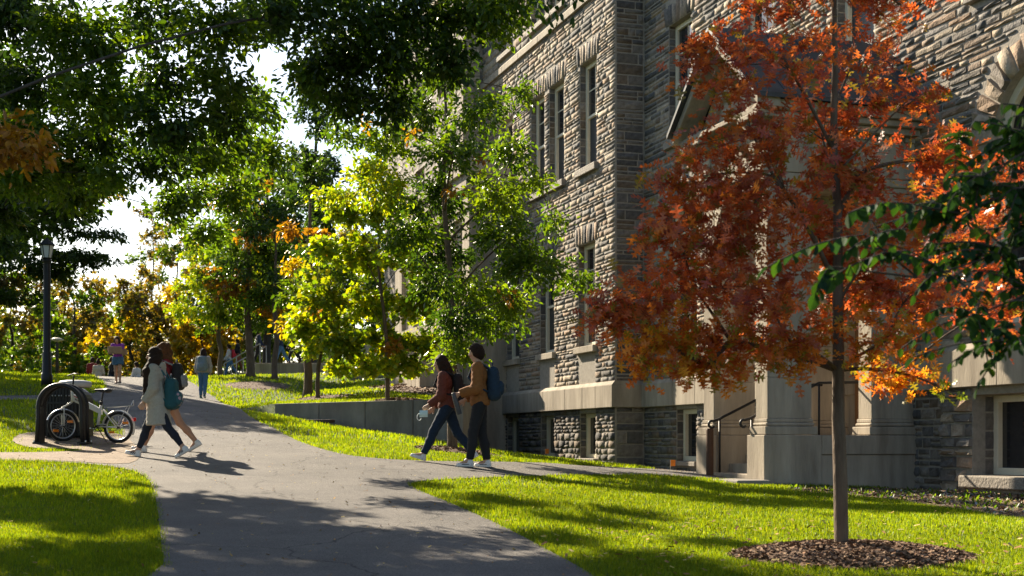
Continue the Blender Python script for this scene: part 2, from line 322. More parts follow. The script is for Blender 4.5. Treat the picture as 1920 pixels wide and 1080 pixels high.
def grass(name, label, n_by_zone, pal):
    PX, PY, S, Wd = [], [], [], []
    for (y0, y1, dens, hgt, wid) in n_by_zone:
        xl, xr = -.43 * y1 - 1, min(.44 * y1 + 1, 9); A = (y1 - y0) * (xr - xl); n = int(A * dens)
        x = xl + (xr - xl) * rs.rand(n); y = y0 + (y1 - y0) * rs.rand(n)
        ok = (x > -.43 * y - .8) & (x < .42 * y + .8)
        e = .02 + .05 * rs.rand(n); ang = rs.rand(n) * 6.283
        ok &= ~inpoly(x + e * np.cos(ang), y + e * np.sin(ang), path_poly) & ~(inpoly(x, y, dirt_poly) & (rs.rand(n) > .06)) & ~(inpoly(x, y, bed_poly) & (rs.rand(n) > .05)) & ~inpoly(x, y, gravel_poly)
        for (cx, cy, rx, ry) in mulch_discs: ok &= ((x - cx) / rx) ** 2 + ((y - cy) / ry) ** 2 > .98
        # no blades inside the building or the retaining wall
        ok &= ~(((x - C0.x) * VV.x + (y - C0.y) * VV.y > -.05) & (y > 15))
        yl = RW[0].y + (x - RW[0].x) * (RW[1].y - RW[0].y) / (RW[1].x - RW[0].x)
        ok &= ~((x > RW[0].x - .05) & (x < RW[1].x + .1) & (y > yl - .05) & (y < yl + .62))
        x, y = x[ok], y[ok]; n = len(x); PX.append(x); PY.append(y)
        patch = 1 + .3 * np.sin(x * 2.1 + np.sin(y * 1.7) * 2) * np.sin(y * 2.6 + x)
        S.append(hgt * (.6 + .8 * rs.rand(n)) * patch); Wd.append(wid * (.7 + .6 * rs.rand(n)))
    x, y, s, wd = map(np.concatenate, (PX, PY, S, Wd)); n = len(x)
    pos = np.c_[x, y, H(x, y) - .014]; a = rs.rand(n) * 6.283
    d = np.c_[np.cos(a) * .55, np.sin(a) * .55, np.ones(n)] * 1.0; d[:, :2] *= rs.rand(n, 1) * 1.5
    nr = np.c_[-np.sin(a + rs.randn(n) * .6), np.cos(a + rs.randn(n) * .6), np.full(n, .1)]; nr = np.cross(d, nr)
    pal = np.array(pal); c = pal[rs.randint(0, len(pal), n)] * (.75 + .5 * rs.rand(n, 1))
    big = .5 + .5 * np.sin(x * .9 + 1.3 * np.sin(y * .5)) * np.sin(y * .7 + x * .3); c = c * (.85 + .3 * big[:, None]) 
    V, pl, lp, C = cards(pos, d, nr, s, c, [(0, -.5, 0), (0, .5, 0), (.6, .32, .04), (1, 0, .16), (.6, -.32, .04)], [[0, 1, 2, 3, 4]], width=wd)
    return tag(link(name, fastmesh(name, V, pl, lp, C), M['grass']), label, 'grass', kind='stuff')
# ------------------------------------------------------------------ building axes (used above)
UA = Vector((-.3118, .9502, 0)); NN = Vector((-.9502, -.3118, 0)); VV = -NN
C0 = Vector((2.337, 31.0, 0)); C2 = C0 + VV * .72
GP_ = [(.165, .245, .008), (.20, .27, .009), (.135, .22, .008), (.23, .27, .012), (.10, .17, .009)]
grass('lawn_grass', 'short bright green lawn grass beside the paths', [(7.5, 12, 5600, .036, .005), (12, 17, 3000, .040, .007), (17, 24, 1200, .046, .010), (24, 36, 330, .06, .018), (36, 62, 85, .08, .04)], GP_)
def fallen(n, box_, name, label, size=(.016, .038), keep=None):
    x = box_[0] + (box_[1] - box_[0]) * rs.rand(n); y = box_[2] + (box_[3] - box_[2]) * rs.rand(n)
    k = inpoly(x, y, path_poly) if keep is None else keep(x, y); x, y = x[k], y[k]
    o = chips(name, np.c_[x, y], .012 if keep is None else .035, *size, [(.35, .2, .05), (.42, .3, .08), (.25, .13, .05), (.5, .38, .15), (.2, .1, .04)], tilt=.25)
    return tag(o, label, 'fallen leaves', kind='stuff')
fallen(2600, (-8, 4, 7, 30), 'fallen_leaves_on_path', 'small dry leaves scattered over the asphalt')
fallen(1500, (-7, 7, 8, 24), 'fallen_leaves_on_lawn', 'pale dry leaves scattered in the lawn grass', keep=lambda x, y: ~inpoly(x, y, path_poly) & ~((((x - C0.x) * VV.x + (y - C0.y) * VV.y) > -.05) & (y > 15)))
o = fallen(1100, (OAK.x - 3, OAK.x + 3, OAK.y - 2.4, OAK.y + 3.4), 'fallen_oak_leaves', 'rust coloured fallen leaves lying under the red oak', (.03, .06), keep=lambda x, y: (np.hypot(x - OAK.x, y - OAK.y) < 3.2 * np.sqrt(rs.rand(len(x)))) & ~inpoly(x, y, path_poly))
# ------------------------------------------------------------------ retaining wall
def wall_strip(name, a, b, z0, z1, th, m, parent=None, bev=.02):
    a, b = Vector(a), Vector(b); d = (b - a).normalized(); n = Vector((-d.y, d.x)) * th
    v = []
    for (p, zb, zt) in ((a, z0[0], z1[0]), (b, z0[1], z1[1])):
        for q in (p, p + n): v += [(q.x, q.y, zb), (q.x, q.y, zt)]
    return obj(name, v, [[0, 1, 5, 4], [2, 6, 7, 3], [1, 3, 7, 5], [0, 4, 6, 2], [0, 2, 3, 1], [4, 5, 7, 6]], m, parent, bevel=bev)
rw = empty('retaining_wall', (RW[0].x, RW[0].y, 1.9)); tag(rw, 'low grey concrete retaining wall along the upper lawn', 'wall')
zt = [P(515, 757, 32).z, P(868, 747, 29.6).z]
nseg = 4
for i in range(nseg):
    a = RW[0].lerp(RW[1], i / nseg); b = RW[0].lerp(RW[1], (i + 1) / nseg - (.0025 if i < nseg - 1 else 0)); 
    wall_strip('wall_section', a, b, (.9, .7), (zt[0] + (zt[1] - zt[0]) * i / nseg, zt[0] + (zt[1] - zt[0]) * (i + 1) / nseg), .6, M['conc'], rw)
wall_strip('wall_return', RW[1] + Vector((.002, 0.02)), RW[2], (.7, .7), (zt[1] - .004, zt[1] + .6), .34, M['conc'], rw)
dg = onG(597, 794, 15); m_ = MB(); d_ = (RW[1] - RW[0]).normalized(); ang = math.atan2(d_.y, d_.x)
for k in range(3): m_.box((dg.x, dg.y + k * .16 - .16, dg.z + .05), (.78, .12, .07), ang)
tag(m_.build('drain_cover', plain('old_plank', (.06, .04, .035)), bevel=.01), 'dark flat drain cover in the grass before the retaining wall', 'drain cover')
# ------------------------------------------------------------------ stone building
rg = random.Random(11)
class Fr:
    def __init__(s, O, a, n): s.O, s.a, s.n = Vector(O), Vector(a), Vector(n)
    def p(s, t, z, off=0.0): q = s.O + s.a * t + s.n * off; return Vector((q.x, q.y, z))
FA = Fr(C0, UA, NN)                 # long sunlit wall, s grows away from the camera
FB = Fr(C2, -UA, NN)                # recessed wall coming towards the camera
FR = Fr(C0, VV, -UA)                # the shaded return between them (faces the camera)
BLD = empty('stone_building', (C0.x, C0.y, .9)); tag(BLD, 'tall rubble stone college building with limestone band and gabled portico', 'building')
STONES = []
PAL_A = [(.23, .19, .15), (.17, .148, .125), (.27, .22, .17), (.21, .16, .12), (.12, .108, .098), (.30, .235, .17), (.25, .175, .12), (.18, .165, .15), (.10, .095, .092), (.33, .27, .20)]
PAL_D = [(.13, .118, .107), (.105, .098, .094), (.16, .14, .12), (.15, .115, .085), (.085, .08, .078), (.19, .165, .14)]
def stone(fr, cs, depth, c, jag=.5):
    L = max(abs(cs[1][0] - cs[0][0]), abs(cs[2][0] - cs[3][0])); Hh = abs(cs[3][1] - cs[0][1]); nx = max(2, min(4, round(L / .16))); ny = 2
    ins = min(.013, .15 * min(L, Hh)); u0, v0 = ins / max(L, .01), ins / max(Hh, .01)
    def bl(u, v):
        s = (cs[0][0] * (1 - u) + cs[1][0] * u) * (1 - v) + (cs[3][0] * (1 - u) + cs[2][0] * u) * v
        z = (cs[0][1] * (1 - u) + cs[1][1] * u) * (1 - v) + (cs[3][1] * (1 - u) + cs[2][1] * u) * v
        return s, z
    V_, F_ = [], []; idx = {}
    for j in range(ny + 1):
        for i in range(nx + 1):
            u, v = u0 + (1 - 2 * u0) * i / nx, v0 + (1 - 2 * v0) * j / ny
            edge = i in (0, nx) or j in (0, ny)
            if not edge: u += rg.uniform(-.12, .12) / nx; v += rg.uniform(-.5, .5) * .3
            s, z = bl(u, v); d = depth * ((.55 + jag * (rg.random() - .3)) if edge else (.7 + jag * rg.random()))
            idx[i, j] = len(V_); V_.append(fr.p(s, z, d))
    for j in range(ny):
        for i in range(nx): F_.append([idx[i, j], idx[i + 1, j], idx[i + 1, j + 1], idx[i, j + 1]])
    ring = [(i, 0) for i in range(nx)] + [(nx, j) for j in range(ny)] + [(i, ny) for i in range(nx, 0, -1)] + [(0, j) for j in range(ny, 0, -1)]
    o0 = len(V_)
    for (i, j) in ring:
        s, z = bl(i / nx, j / ny); V_.append(fr.p(s, z, -.012))
    n = len(ring)
    for k in range(n): F_.append([o0 + k, o0 + (k + 1) % n, idx[ring[(k + 1) % n]], idx[ring[k]]])
    ctr = fr.p((cs[0][0] + cs[2][0]) / 2, (cs[0][1] + cs[2][1]) / 2); Z = ctr.y
    px, py = CX + F * ctr.x / Z, HY - F * (ctr.z - EYE) / Z
    view = Vector((ctr.x, ctr.y, ctr.z - EYE)).normalized(); area = (F / Z) ** 2 * L * Hh * abs(view.dot(fr.n))
    if not (-20 < px < 1940 and -20 < py < 1000): area *= .01
    if 1290 < px < 1722 and py > 95: area *= .05
    k = .82 + .36 * rg.random()
    STONES.append((area, V_, F_, tuple(x * k for x in c)))
def blocked(ops, z0, z1):
    out = []
    for o in ops:
        s0, s1, a, b = o['s0'], o['s1'], o['z0'], o['z1']
        if z1 > a + .01 and z0 < b - .01: out.append((s0, s1))
        li = o.get('lint', 0)
        if o.get('arch'):
            r = (s1 - s0) / 2; zc = b - r; cz = max(zc, min((z0 + z1) / 2, b + .6)); q = (r + .52) ** 2 - (max(z0, zc) - zc) ** 2
            if z1 > zc and q > 0: out.append(((s0 + s1) / 2 - math.sqrt(q), (s0 + s1) / 2 + math.sqrt(q)))
        elif li and z1 > b - .02 and z0 < b + li - .02: out.append((s0 - .16, s1 + .16))
        si = o.get('sill', 0)
        if si and z1 > a - si + .02 and z0 < a: out.append((s0 - .12, s1 + .12))
        ap = o.get('apron')
        if ap and z1 > ap and z0 < a: out.append((s0, s1))
    out.sort(); return out
def rubble(fr, a0, a1, z0, z1, ops, hr=(.055, .15), lr=(.16, .75), pal=PAL_A, depth=(.008, .034), jag=.7):
    z = z0
    while z < z1 - .03:
        h = rg.uniform(*hr)
        if z + h > z1 - .05: h = z1 - z
        iv = []; cur = a0
        for (b0, b1) in blocked(ops, z, z + h):
            if b0 > cur: iv.append((cur, min(b0, a1)))
            cur = max(cur, b1)
        if cur < a1: iv.append((cur, a1))
        for (s, e) in iv:
            while s < e - .02:
                l = rg.uniform(*lr)
                if s + l > e - lr[0] * .7: l = e - s
                g = .0105; dz = rg.uniform(-.006, .006)
                if h > .15 and l < .6 and rg.random() < .25:                       # two thin stones in one course
                    zm = z + h * rg.uniform(.4, .6)
                    for (q0, q1) in ((z, zm), (zm, z + h)):
                        stone(fr, [(s + g, q0 + g), (s + l - g, q0 + g), (s + l - g, q1 - g), (s + g, q1 - g)], rg.uniform(*depth), rg.choice(pal), jag)
                else:
                    stone(fr, [(s + g, z + g + dz), (s + l - g, z + g - dz), (s + l - g, z + h - g), (s + g, z + h - g)], rg.uniform(*depth), rg.choice(pal), jag)
                s += l
        z += h
def backing(fr, a0, a1, z0, z1, ops, depth=.3, name='wall', m=None, parent=BLD, off=0.0):
    mb = MB(); ss = sorted({a0, a1, *[o['s0'] for o in ops], *[o['s1'] for o in ops]}); zs = sorted({z0, z1, *[o['z0'] for o in ops], *[o['z1'] for o in ops]})
    ss = [s for s in ss if a0 <= s <= a1]; zs = [z for z in zs if z0 <= z <= z1]
    for i in range(len(ss) - 1):
        for j in range(len(zs) - 1):
            cs_, cz_ = (ss[i] + ss[i + 1]) / 2, (zs[j] + zs[j + 1]) / 2
            if any(o['s0'] < cs_ < o['s1'] and o['z0'] < cz_ < o['z1'] for o in ops): continue
            mb.add([fr.p(ss[i], zs[j], off), fr.p(ss[i + 1], zs[j], off), fr.p(ss[i + 1], zs[j + 1], off), fr.p(ss[i], zs[j + 1], off)], [[0, 1, 2, 3]])
    for o in ops:
        c4 = [(o['s0'], o['z0']), (o['s1'], o['z0']), (o['s1'], o['z1']), (o['s0'], o['z1'])]
        for k in range(4):
            (p, q), (r, t) = c4[k], c4[(k + 1) % 4]
            mb.add([fr.p(p, q, off), fr.p(r, t, off), fr.p(r, t, off - depth), fr.p(p, q, off - depth)], [[0, 1, 2, 3]])
    return mb.build(name, m or M['mortar'], parent)
def fbox(mb, fr, s0, s1, z0, z1, o0, o1, top_in=0.0):
    v = [fr.p(s, z, o - (top_in if (z == z1 and o == o1) else 0)) for z in (z0, z1) for (s, o) in ((s0, o0), (s1, o0), (s1, o1), (s0, o1))]
    return mb.add(v, [[0, 3, 2, 1], [4, 5, 6, 7], [0, 1, 5, 4], [1, 2, 6, 5], [2, 3, 7, 6], [3, 0, 4, 7]])
def jambs(fr, o, depth=.26, pal=PAL_D):
    """rough stones on the reveal that faces the camera side"""
    for (s, sg) in ((o['s0'], 1), (o['s1'], -1)):
        f2 = Fr(fr.p(s, 0, 0), -fr.n, fr.a * sg); z = o['z0']
        while z < o['z1'] - .02:
            h = min(rg.uniform(.12, .28), o['z1'] - z); stone(f2, [(.01, z + .006), (depth - .02, z + .006), (depth - .02, z + h - .006), (.01, z + h - .006)], .014, rg.choice(pal), .4); z += h
def lintel(fr, o, hgt=.46):
    n = 8; s0, s1 = o['s0'] - .14, o['s1'] + .14
    for k in range(n):
        a, b = s0 + (s1 - s0) * k / n, s0 + (s1 - s0) * (k + 1) / n; lean = .05
        a2, b2 = a + (a - (s0 + s1) / 2) * lean * 2, b + (b - (s0 + s1) / 2) * lean * 2
        stone(fr, [(a + .006, o['z1'] + .004), (b - .006, o['z1'] + .004), (b2 - .006, o['z1'] + hgt * rg.uniform(.85, 1.05)), (a2 + .006, o['z1'] + hgt * rg.uniform(.85, 1.05))], rg.uniform(.02, .045), rg.choice(PAL_A), .6)
def window(fr, o, parent=BLD, dep=.2, rail=True, name='window'):
    s0, s1, z0, z1 = o['s0'], o['s1'], o['z0'], o['z1']; fw = .105; mb = MB(); d0, d1 = -dep - .06, -dep + .05
    fbox(mb, fr, s0 + .002, s0 + fw, z0 + .003, z1 - .003, d0, d1); fbox(mb, fr, s1 - fw, s1 - .002, z0 + .003, z1 - .003, d0, d1)
    fbox(mb, fr, s0 + fw, s1 - fw, z1 - fw, z1 - .004, d0, d1 - .003); fbox(mb, fr, s0 + fw, s1 - fw, z0 + .004, z0 + fw, d0, d1 - .003)
    w = mb.build(name, M['cream'], parent, bevel=.006)
    zm = (z0 + z1) / 2; a, b = s0 + fw, s1 - fw
    if rail:
        mb = MB(); fbox(mb, fr, a, b, zm - .03, zm + .03, -dep - .03, -dep + .03); mb.build('meeting_rail', M['cream'], w)
        mb = MB(); fbox(mb, fr, (a + b) / 2 - .013, (a + b) / 2 + .013, zm + .03, z1 - fw, -dep - .012, -dep + .012); mb.build('glazing_bar', M['cream'], w)
        mb = MB(); fbox(mb, fr, a, b, (zm + z1) / 2 - .013, (zm + z1) / 2 + .013, -dep - .010, -dep + .010); mb.build('glazing_bar', M['cream'], w)
        obj('pane', [fr.p(a, zm, -dep - .002), fr.p(b, zm, -dep - .002), fr.p(b, z1 - fw, -dep - .002), fr.p(a, z1 - fw, -dep - .002)], [[0, 1, 2, 3]], M['glass'], w)
        obj('pane', [fr.p(a, z0 + fw, -dep - .03), fr.p(b, z0 + fw, -dep - .03), fr.p(b, zm, -dep - .03), fr.p(a, zm, -dep - .03)], [[0, 1, 2, 3]], M['screen'], w)
    else:
        obj('pane', [fr.p(a, z0 + fw, -dep - .03), fr.p(b, z0 + fw, -dep - .03), fr.p(b, z1 - fw, -dep - .03), fr.p(a, z1 - fw, -dep - .03)], [[0, 1, 2, 3]], M['glass'], w)
    if o.get('sill'):
        mb = MB(); fbox(mb, fr, s0 - .1, s1 + .1, z0 - o['sill'], z0 - .002, -dep, .11); mb.build('sill', M['lime'] if o.get('lsill') else plain('sill_stone', (.22, .19, .155), bump=.8, bscale=25), w, bevel=.012)
    if o.get('apron'):
        mb = MB(); fbox(mb, fr, s0, s1, o['apron'], z0 - o['sill'] - .003, -.12, -.02); mb.build('apron_panel', M['lime'], w, bevel=.01)
    return w
def archwin(fr, o, parent=BLD, dep=.2):
    s0, s1, z0, z1 = o['s0'], o['s1'], o['z0'], o['z1']; r = (s1 - s0) / 2; cx_, zc = (s0 + s1) / 2, z1 - r; n = 20
    arc = lambda rr, off: [fr.p(cx_ + rr * math.cos(math.pi * k / n), zc + rr * math.sin(math.pi * k / n), off) for k in range(n + 1)]
    mb = MB()                                                       # stone spandrels and soffit
    A = arc(r, 0); B = arc(r, -dep - .08)
    for k in range(n):
        q = [(s1 if k < n / 2 else s0), z1]; c_ = fr.p(q[0], q[1], 0); mb.add([A[k], A[k + 1], c_], [[0, 1, 2]]); mb.add([A[k], A[k + 1], B[k + 1], B[k]], [[0, 1, 2, 3]])
    mb.add([A[n // 2], fr.p(s1, z1), fr.p(s0, z1)], [[0, 1, 2]])
    mb.build('arch_spandrel', M['mortar'], parent)
    def ring(ra, rb, d0, d1):
        m2 = MB(); a, b, c, d = arc(ra, d0), arc(rb, d0), arc(ra, d1), arc(rb, d1)
        for k in range(n):
            m2.add([a[k], a[k + 1], b[k + 1], b[k]], [[0, 1, 2, 3]]); m2.add([c[k], c[k + 1], d[k + 1], d[k]], [[0, 1, 2, 3]]); m2.add([b[k], b[k + 1], d[k + 1], d[k]], [[0, 1, 2, 3]])
        return m2
    fw = .13; m2 = ring(r - .003, r - fw, -dep - .05, -dep + .07)
    fbox(m2, fr, s0 + .003, s0 + fw, z0, zc, -dep - .05, -dep + .07); fbox(m2, fr, s1 - fw, s1 - .003, z0, zc, -dep - .05, -dep + .07); fbox(m2, fr, s0 + fw, s1 - fw, z0, z0 + .1, -dep - .05, -dep + .065)
    w = m2.build('arched_window', M['cream'], parent)
    rr = r - fw; pv = [fr.p(cx_ - rr, z0 + .1, -dep - .02), fr.p(cx_ + rr, z0 + .1, -dep - .02)] + [fr.p(cx_ + rr * math.cos(math.pi * k / n), zc + rr * math.sin(math.pi * k / n), -dep - .02) for k in range(n + 1)]
    obj('pane', pv, [list(range(len(pv)))], M['glass'], w)
    for sg in (-1, 1):                                              # tracery arcs crossing in the head, then the mullion
        pts = [fr.p(cx_ + sg * (rr - 1.5 * rr * (1 - math.cos(t))), zc + 1.25 * rr * math.sin(t), -dep + .02) for t in np.linspace(0, .84, 9)]
        MB().tube(pts, .022, 6).build('glazing_bar', M['cream'], w)
    MB().tube([fr.p(cx_, z0, -dep + .01), fr.p(cx_, zc + .3, -dep + .01)], .022, 6).build('glazing_bar', M['cream'], w)
    for zz in (z0 + (zc - z0) * .35, z0 + (zc - z0) * .7, zc):
        MB().tube([fr.p(s0 + fw, zz, -dep + .012), fr.p(s1 - fw, zz, -dep + .012)], .02, 6).build('glazing_bar', M['cream'], w)
    mb = MB(); fbox(mb, fr, s0 - .1, s1 + .1, z0 - .14, z0 - .002, -dep, .12); mb.build('sill', M['lime'], w, bevel=.012)
    nv = 17
    for k in range(nv):                                             # voussoirs
        a, b = math.pi * k / nv, math.pi * (k + 1) / nv; g = .006; ro = r + .46 * rg.uniform(.85, 1.1)
        f = lambda q, t: (cx_ + q * math.cos(t), zc + q * math.sin(t))
        stone(fr, [f(r + .005, a + g), f(ro, a + g), f(ro, b - g), f(r + .005, b - g)], rg.uniform(.05, .09), rg.choice(PAL_A), .8)
BAND0, BAND1 = 2.28, 2.88
LA, TB = 10.3, 16.0                                                   # length of wall A and of wall B
ops_b, opsA, opsB, opsBb = [], [], [], []
for s in (1.15, 4.0, 6.85): ops_b.append(dict(s0=s, s1=s + 1.05, z0=1.1, z1=2.18, sill=.1))
for s in (1.2, 4.0, 6.85): opsA.append(dict(s0=s, s1=s + 1.12, z0=3.78, z1=6.25, sill=.16, lint=.46, apron=2.9, lsill=True))
for s in (1.1, 3.3, 4.75, 7.4): opsA.append(dict(s0=s, s1=s + 1.12, z0=8.06, z1=10.6, sill=.17, lint=.46))
for s in (1.1, 3.3, 4.75, 7.4): opsA.append(dict(s0=s, s1=s + 1.12, z0=12.5, z1=14.6, sill=.14, lint=.5))
for t in (1.35, 4.8, 8.2, 11.9): opsB.append(dict(s0=t, s1=t + 1.15, z0=8.06, z1=10.6, sill=.17, lint=.46))
for t in (1.35, 4.8, 8.2, 11.9): opsB.append(dict(s0=t, s1=t + 1.15, z0=12.5, z1=14.6, sill=.14, lint=.5))
aw = [dict(s0=1.3, s1=2.75, z0=3.3, z1=6.75, arch=True, sill=.14), dict(s0=12.35, s1=14.3, z0=3.15, z1=6.75, arch=True, sill=.14)]
opsBb = [dict(s0=1.75, s1=2.75, z0=1.08, z1=2.2, sill=.1), dict(s0=12.15, s1=13.7, z0=1.02, z1=2.17, sill=.16)]
# walls with openings, then the stones on them
backing(FA, 0, LA, .3, BAND0, ops_b); backing(FA, 0, LA, BAND0, 16, opsA)
backing(FB, 0, TB, .2, BAND0, opsBb); backing(FB, 0, TB, BAND0, 16, opsB + aw)
backing(FR, 0, .72, .3, 16, [])
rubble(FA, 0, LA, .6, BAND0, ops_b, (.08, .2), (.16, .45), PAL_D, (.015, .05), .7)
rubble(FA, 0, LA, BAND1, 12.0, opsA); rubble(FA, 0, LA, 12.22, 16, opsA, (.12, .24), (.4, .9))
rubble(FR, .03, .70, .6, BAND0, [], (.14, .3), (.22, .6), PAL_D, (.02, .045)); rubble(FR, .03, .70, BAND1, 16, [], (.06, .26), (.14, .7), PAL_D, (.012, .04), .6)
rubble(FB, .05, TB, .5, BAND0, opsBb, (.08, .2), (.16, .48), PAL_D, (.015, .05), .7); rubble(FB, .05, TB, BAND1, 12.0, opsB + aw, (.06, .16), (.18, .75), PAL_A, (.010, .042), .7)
rubble(FB, .05, TB, 12.22, 16, opsB, (.14, .26), (.4, .9))
for o in ops_b: window(FA, o, rail=False); jambs(FA, o)
for o in opsA: window(FA, o); lintel(FA, o); jambs(FA, o)
for o in opsBb: window(FB, o, rail=False); jambs(FB, o)
for o in opsB: window(FB, o); lintel(FB, o); jambs(FB, o)
for o in aw: archwin(FB, o)
def band(fr, a0, a1, z0, z1, off, ln, name='band_block', slope=.07):
    s = a0
    while s < a1 - .01:
        l = rg.uniform(*ln); l = a1 - s if s + l > a1 - ln[0] * .6 else l
        mb = MB(); fbox(mb, fr, s + .003, s + l - .003, z0, z1 - .09, -.2, off); mb.build(name, M['lime'], BLD, bevel=.01)
        mb = MB(); fbox(mb, fr, s + .003, s + l - .003, z1 - .0885, z1, -.2, off - .004, slope); mb.build('band_weathering', M['lime'], BLD)
        s += l
band(FA, -.13, LA, BAND0, BAND1, .13, (.75, 1.2)); band(FR, -.004, .62, BAND0, BAND1, .131, (.5, .7)); band(FB, -.1, TB, BAND0, BAND1, .128, (.75, 1.3))
band(FA, -.06, LA, 11.98, 12.24, .08, (1.2, 2.0), 'string_course_block'); band(FB, -.06, TB, 11.98, 12.24, .08, (1.2, 2.0), 'string_course_block')
# a shallow bay of rougher stone at the camera end of wall B
FBY = Fr(FB.p(0, 0, .2), -UA, NN); bay_op = [dict(s0=12.151, s1=13.699, z0=1.019, z1=2.171)]
backing(FBY, 11.45, TB, .2, BAND0, bay_op, .2, 'wall'); rubble(FBY, 11.42, TB, .5, BAND0, [dict(s0=12.15, s1=13.7, z0=1.02, z1=2.17, sill=.16)], (.1, .22), (.2, .5), PAL_A, (.04, .10), .9)
mb = MB(); fbox(mb, FBY, 11.45, 11.47, .2, BAND0, -.2, -.001); mb.build('bay_return', M['mortar'], BLD)
band(FBY, 11.38, TB, BAND0 + .002, BAND1 + .03, .13, (.9, 1.6))
mb = MB(); fbox(mb, FBY, 12.0, 13.9, .84, 1.015, -.15, .14); mb.build('window_sill_block', plain('sill_stone', (.22, .19, .155), bump=.8, bscale=25), BLD, bevel=.02)
# roof slab and hidden backs so that the block is closed
mb = MB()
q = [FA.p(LA, 0), FA.p(0, 0), FR.p(.72, 0), FB.p(TB, 0), FB.p(TB, 0, -12), FA.p(LA, 0, -12.7)]
mb.add([(v.x, v.y, 16.0) for v in q] + [(v.x, v.y, 16.3) for v in q], [[0, 1, 2, 3, 4, 5], [6, 7, 8, 9, 10, 11]] + [[i, (i + 1) % 6, (i + 1) % 6 + 6, i + 6] for i in range(6)])
mb.build('roof_cornice', M['lime'], BLD)
mb = MB(); c = q[3]; d = q[4]; mb.add([(c.x, c.y, .2), (d.x, d.y, .2), (d.x, d.y, 16), (c.x, c.y, 16)], [[0, 1, 2, 3]]); c = q[5]; mb.add([(c.x, c.y, .2), (d.x, d.y, .2), (d.x, d.y, 16), (c.x, c.y, 16)], [[0, 1, 2, 3]])
mb.build('wall', M['mortar'], BLD)
# ------------------------------------------------------------------ portico
PT = empty('portico', (3.77, 20.4, .8), BLD)
Pw, Pd = 2.32, 2.66                                                    # width of the gable front, projection
FS = Fr((3.77, 20.4, 0), VV, -UA)                                       # camera-side flank: s from the front corner to the wall
FG = Fr((3.77, 20.4, 0), UA, NN)                                        # gable front: s from the near corner away
FI = Fr(FS.p(0, 0, -Pw), VV, UA)                                        # far flank
FL = 1.6
def pp(fr, name, parts, m=None, bev=.012):
    mb = MB()
    for a in parts: fbox(mb, fr, *a)
    return mb.build(name, m or M['lime'], PT, bevel=bev)
for fr, sg in ((FS, 1), (FI, 1)):
    pp(fr, 'pedestal', [(0, .98, .45, FL, -.55, 0)]); pp(fr, 'parapet_panel', [(.985, Pd + .02, .45, FL - .30, -.4, -.03), ])
    pp(fr, 'parapet_cap', [(.985, Pd + .02, FL - .297, FL - .003, -.42, .0)]); 
    pp(fr, 'pedestal', [(1.8, Pd + .03, FL + .001, FL + .004, -.5, -.02)])
    for (a, b) in ((.03, .92), (1.83, Pd + .02)):
        pp(fr, 'pier_base', [(a, b, FL + .005, FL + .13, -.52, -.015)]); pp(fr, 'pier_base', [(a + .03, b - .03, FL + .132, FL + .19, -.49, -.045)], bev=.025); pp(fr, 'pier_base', [(a + .05, b - .05, FL + .192, FL + .25, -.47, -.065)])
        z = FL + .252; 
        while z < 5.3:
            h = min(.62, 5.35 - z); pp(fr, 'pier_block', [(a + .07, b - .07, z, z + h - .004, -.45, -.085)], bev=.006); z += h
        pp(fr, 'pier_capital', [(a + .05, b - .05, 5.352, 5.43, -.47, -.065)]); pp(fr, 'pier_capital', [(a + .01, b - .01, 5.432, 5.56, -.5, -.03)], bev=.02)
    pp(fr, 'entablature', [(-.0, Pd, 5.563, 5.95, -.5, -.02)]); pp(fr, 'frieze', [(-.0, Pd, 5.953, 6.22, -.5, -.05)])
    for k in range(22): pp(fr, 'dentil', [(.05 + k * .12, .11 + k * .12, 6.14, 6.215, -.06, .0)], bev=0)
    pp(fr, 'cornice', [(-.12, Pd, 6.223, 6.32, -.5, .10)]); pp(fr, 'cornice', [(-.2, Pd, 6.323, 6.42, -.5, .2)], bev=.02); pp(fr, 'soffit_board', [(-.1, Pd, 6.423, 6.57, -.4, .28)], bev=.01)
# gable front: arch, tympanum, raking cornice
zap = 7.75; mid = Pw / 2; n = 16; r = .62; zc = 4.75
mb = MB(); 
for off in (-.08, -.42):
    prev = None
    for k in range(n + 1):
        t = math.pi * k / n; a = (mid + r * math.cos(t), zc + r * math.sin(t)); b = (mid + (mid - .52) * math.cos(t) * 1.0, 5.56)
        b = (max(.52, min(Pw - .52, mid + 1.2 * math.cos(t))), 5.56 if k not in (0, n) else zc)
        if prev: mb.add([FG.p(*prev[0], off), FG.p(*a, off), FG.p(*b, off), FG.p(*prev[1], off)], [[0, 1, 2, 3]])
        prev = (a, b)
for k in range(n):
    t, t2 = math.pi * k / n, math.pi * (k + 1) / n
    mb.add([FG.p(mid + r * math.cos(t), zc + r * math.sin(t), -.08), FG.p(mid + r * math.cos(t2), zc + r * math.sin(t2), -.08), FG.p(mid + r * math.cos(t2), zc + r * math.sin(t2), -.42), FG.p(mid + r * math.cos(t), zc + r * math.sin(t), -.42)], [[0, 1, 2, 3]])
mb.build('entrance_arch', M['lime'], PT)
pp(FG, 'entablature', [(.503, Pw - .503, 5.562, 6.0, -.45, -.025)]); pp(FG, 'cornice', [(-.19, Pw + .19, 6.42, 6.50, -.4, .18)])
mb = MB(); mb.add([FG.p(0, 6.0, -.06), FG.p(Pw, 6.0, -.06), FG.p(Pw, 6.5, -.06), FG.p(mid, zap - .02, -.06), FG.p(0, 6.5, -.06)], [[0, 1, 2, 3, 4]]); mb.build('tympanum', M['lime'], PT)
nn_ = 12; mb = MB()
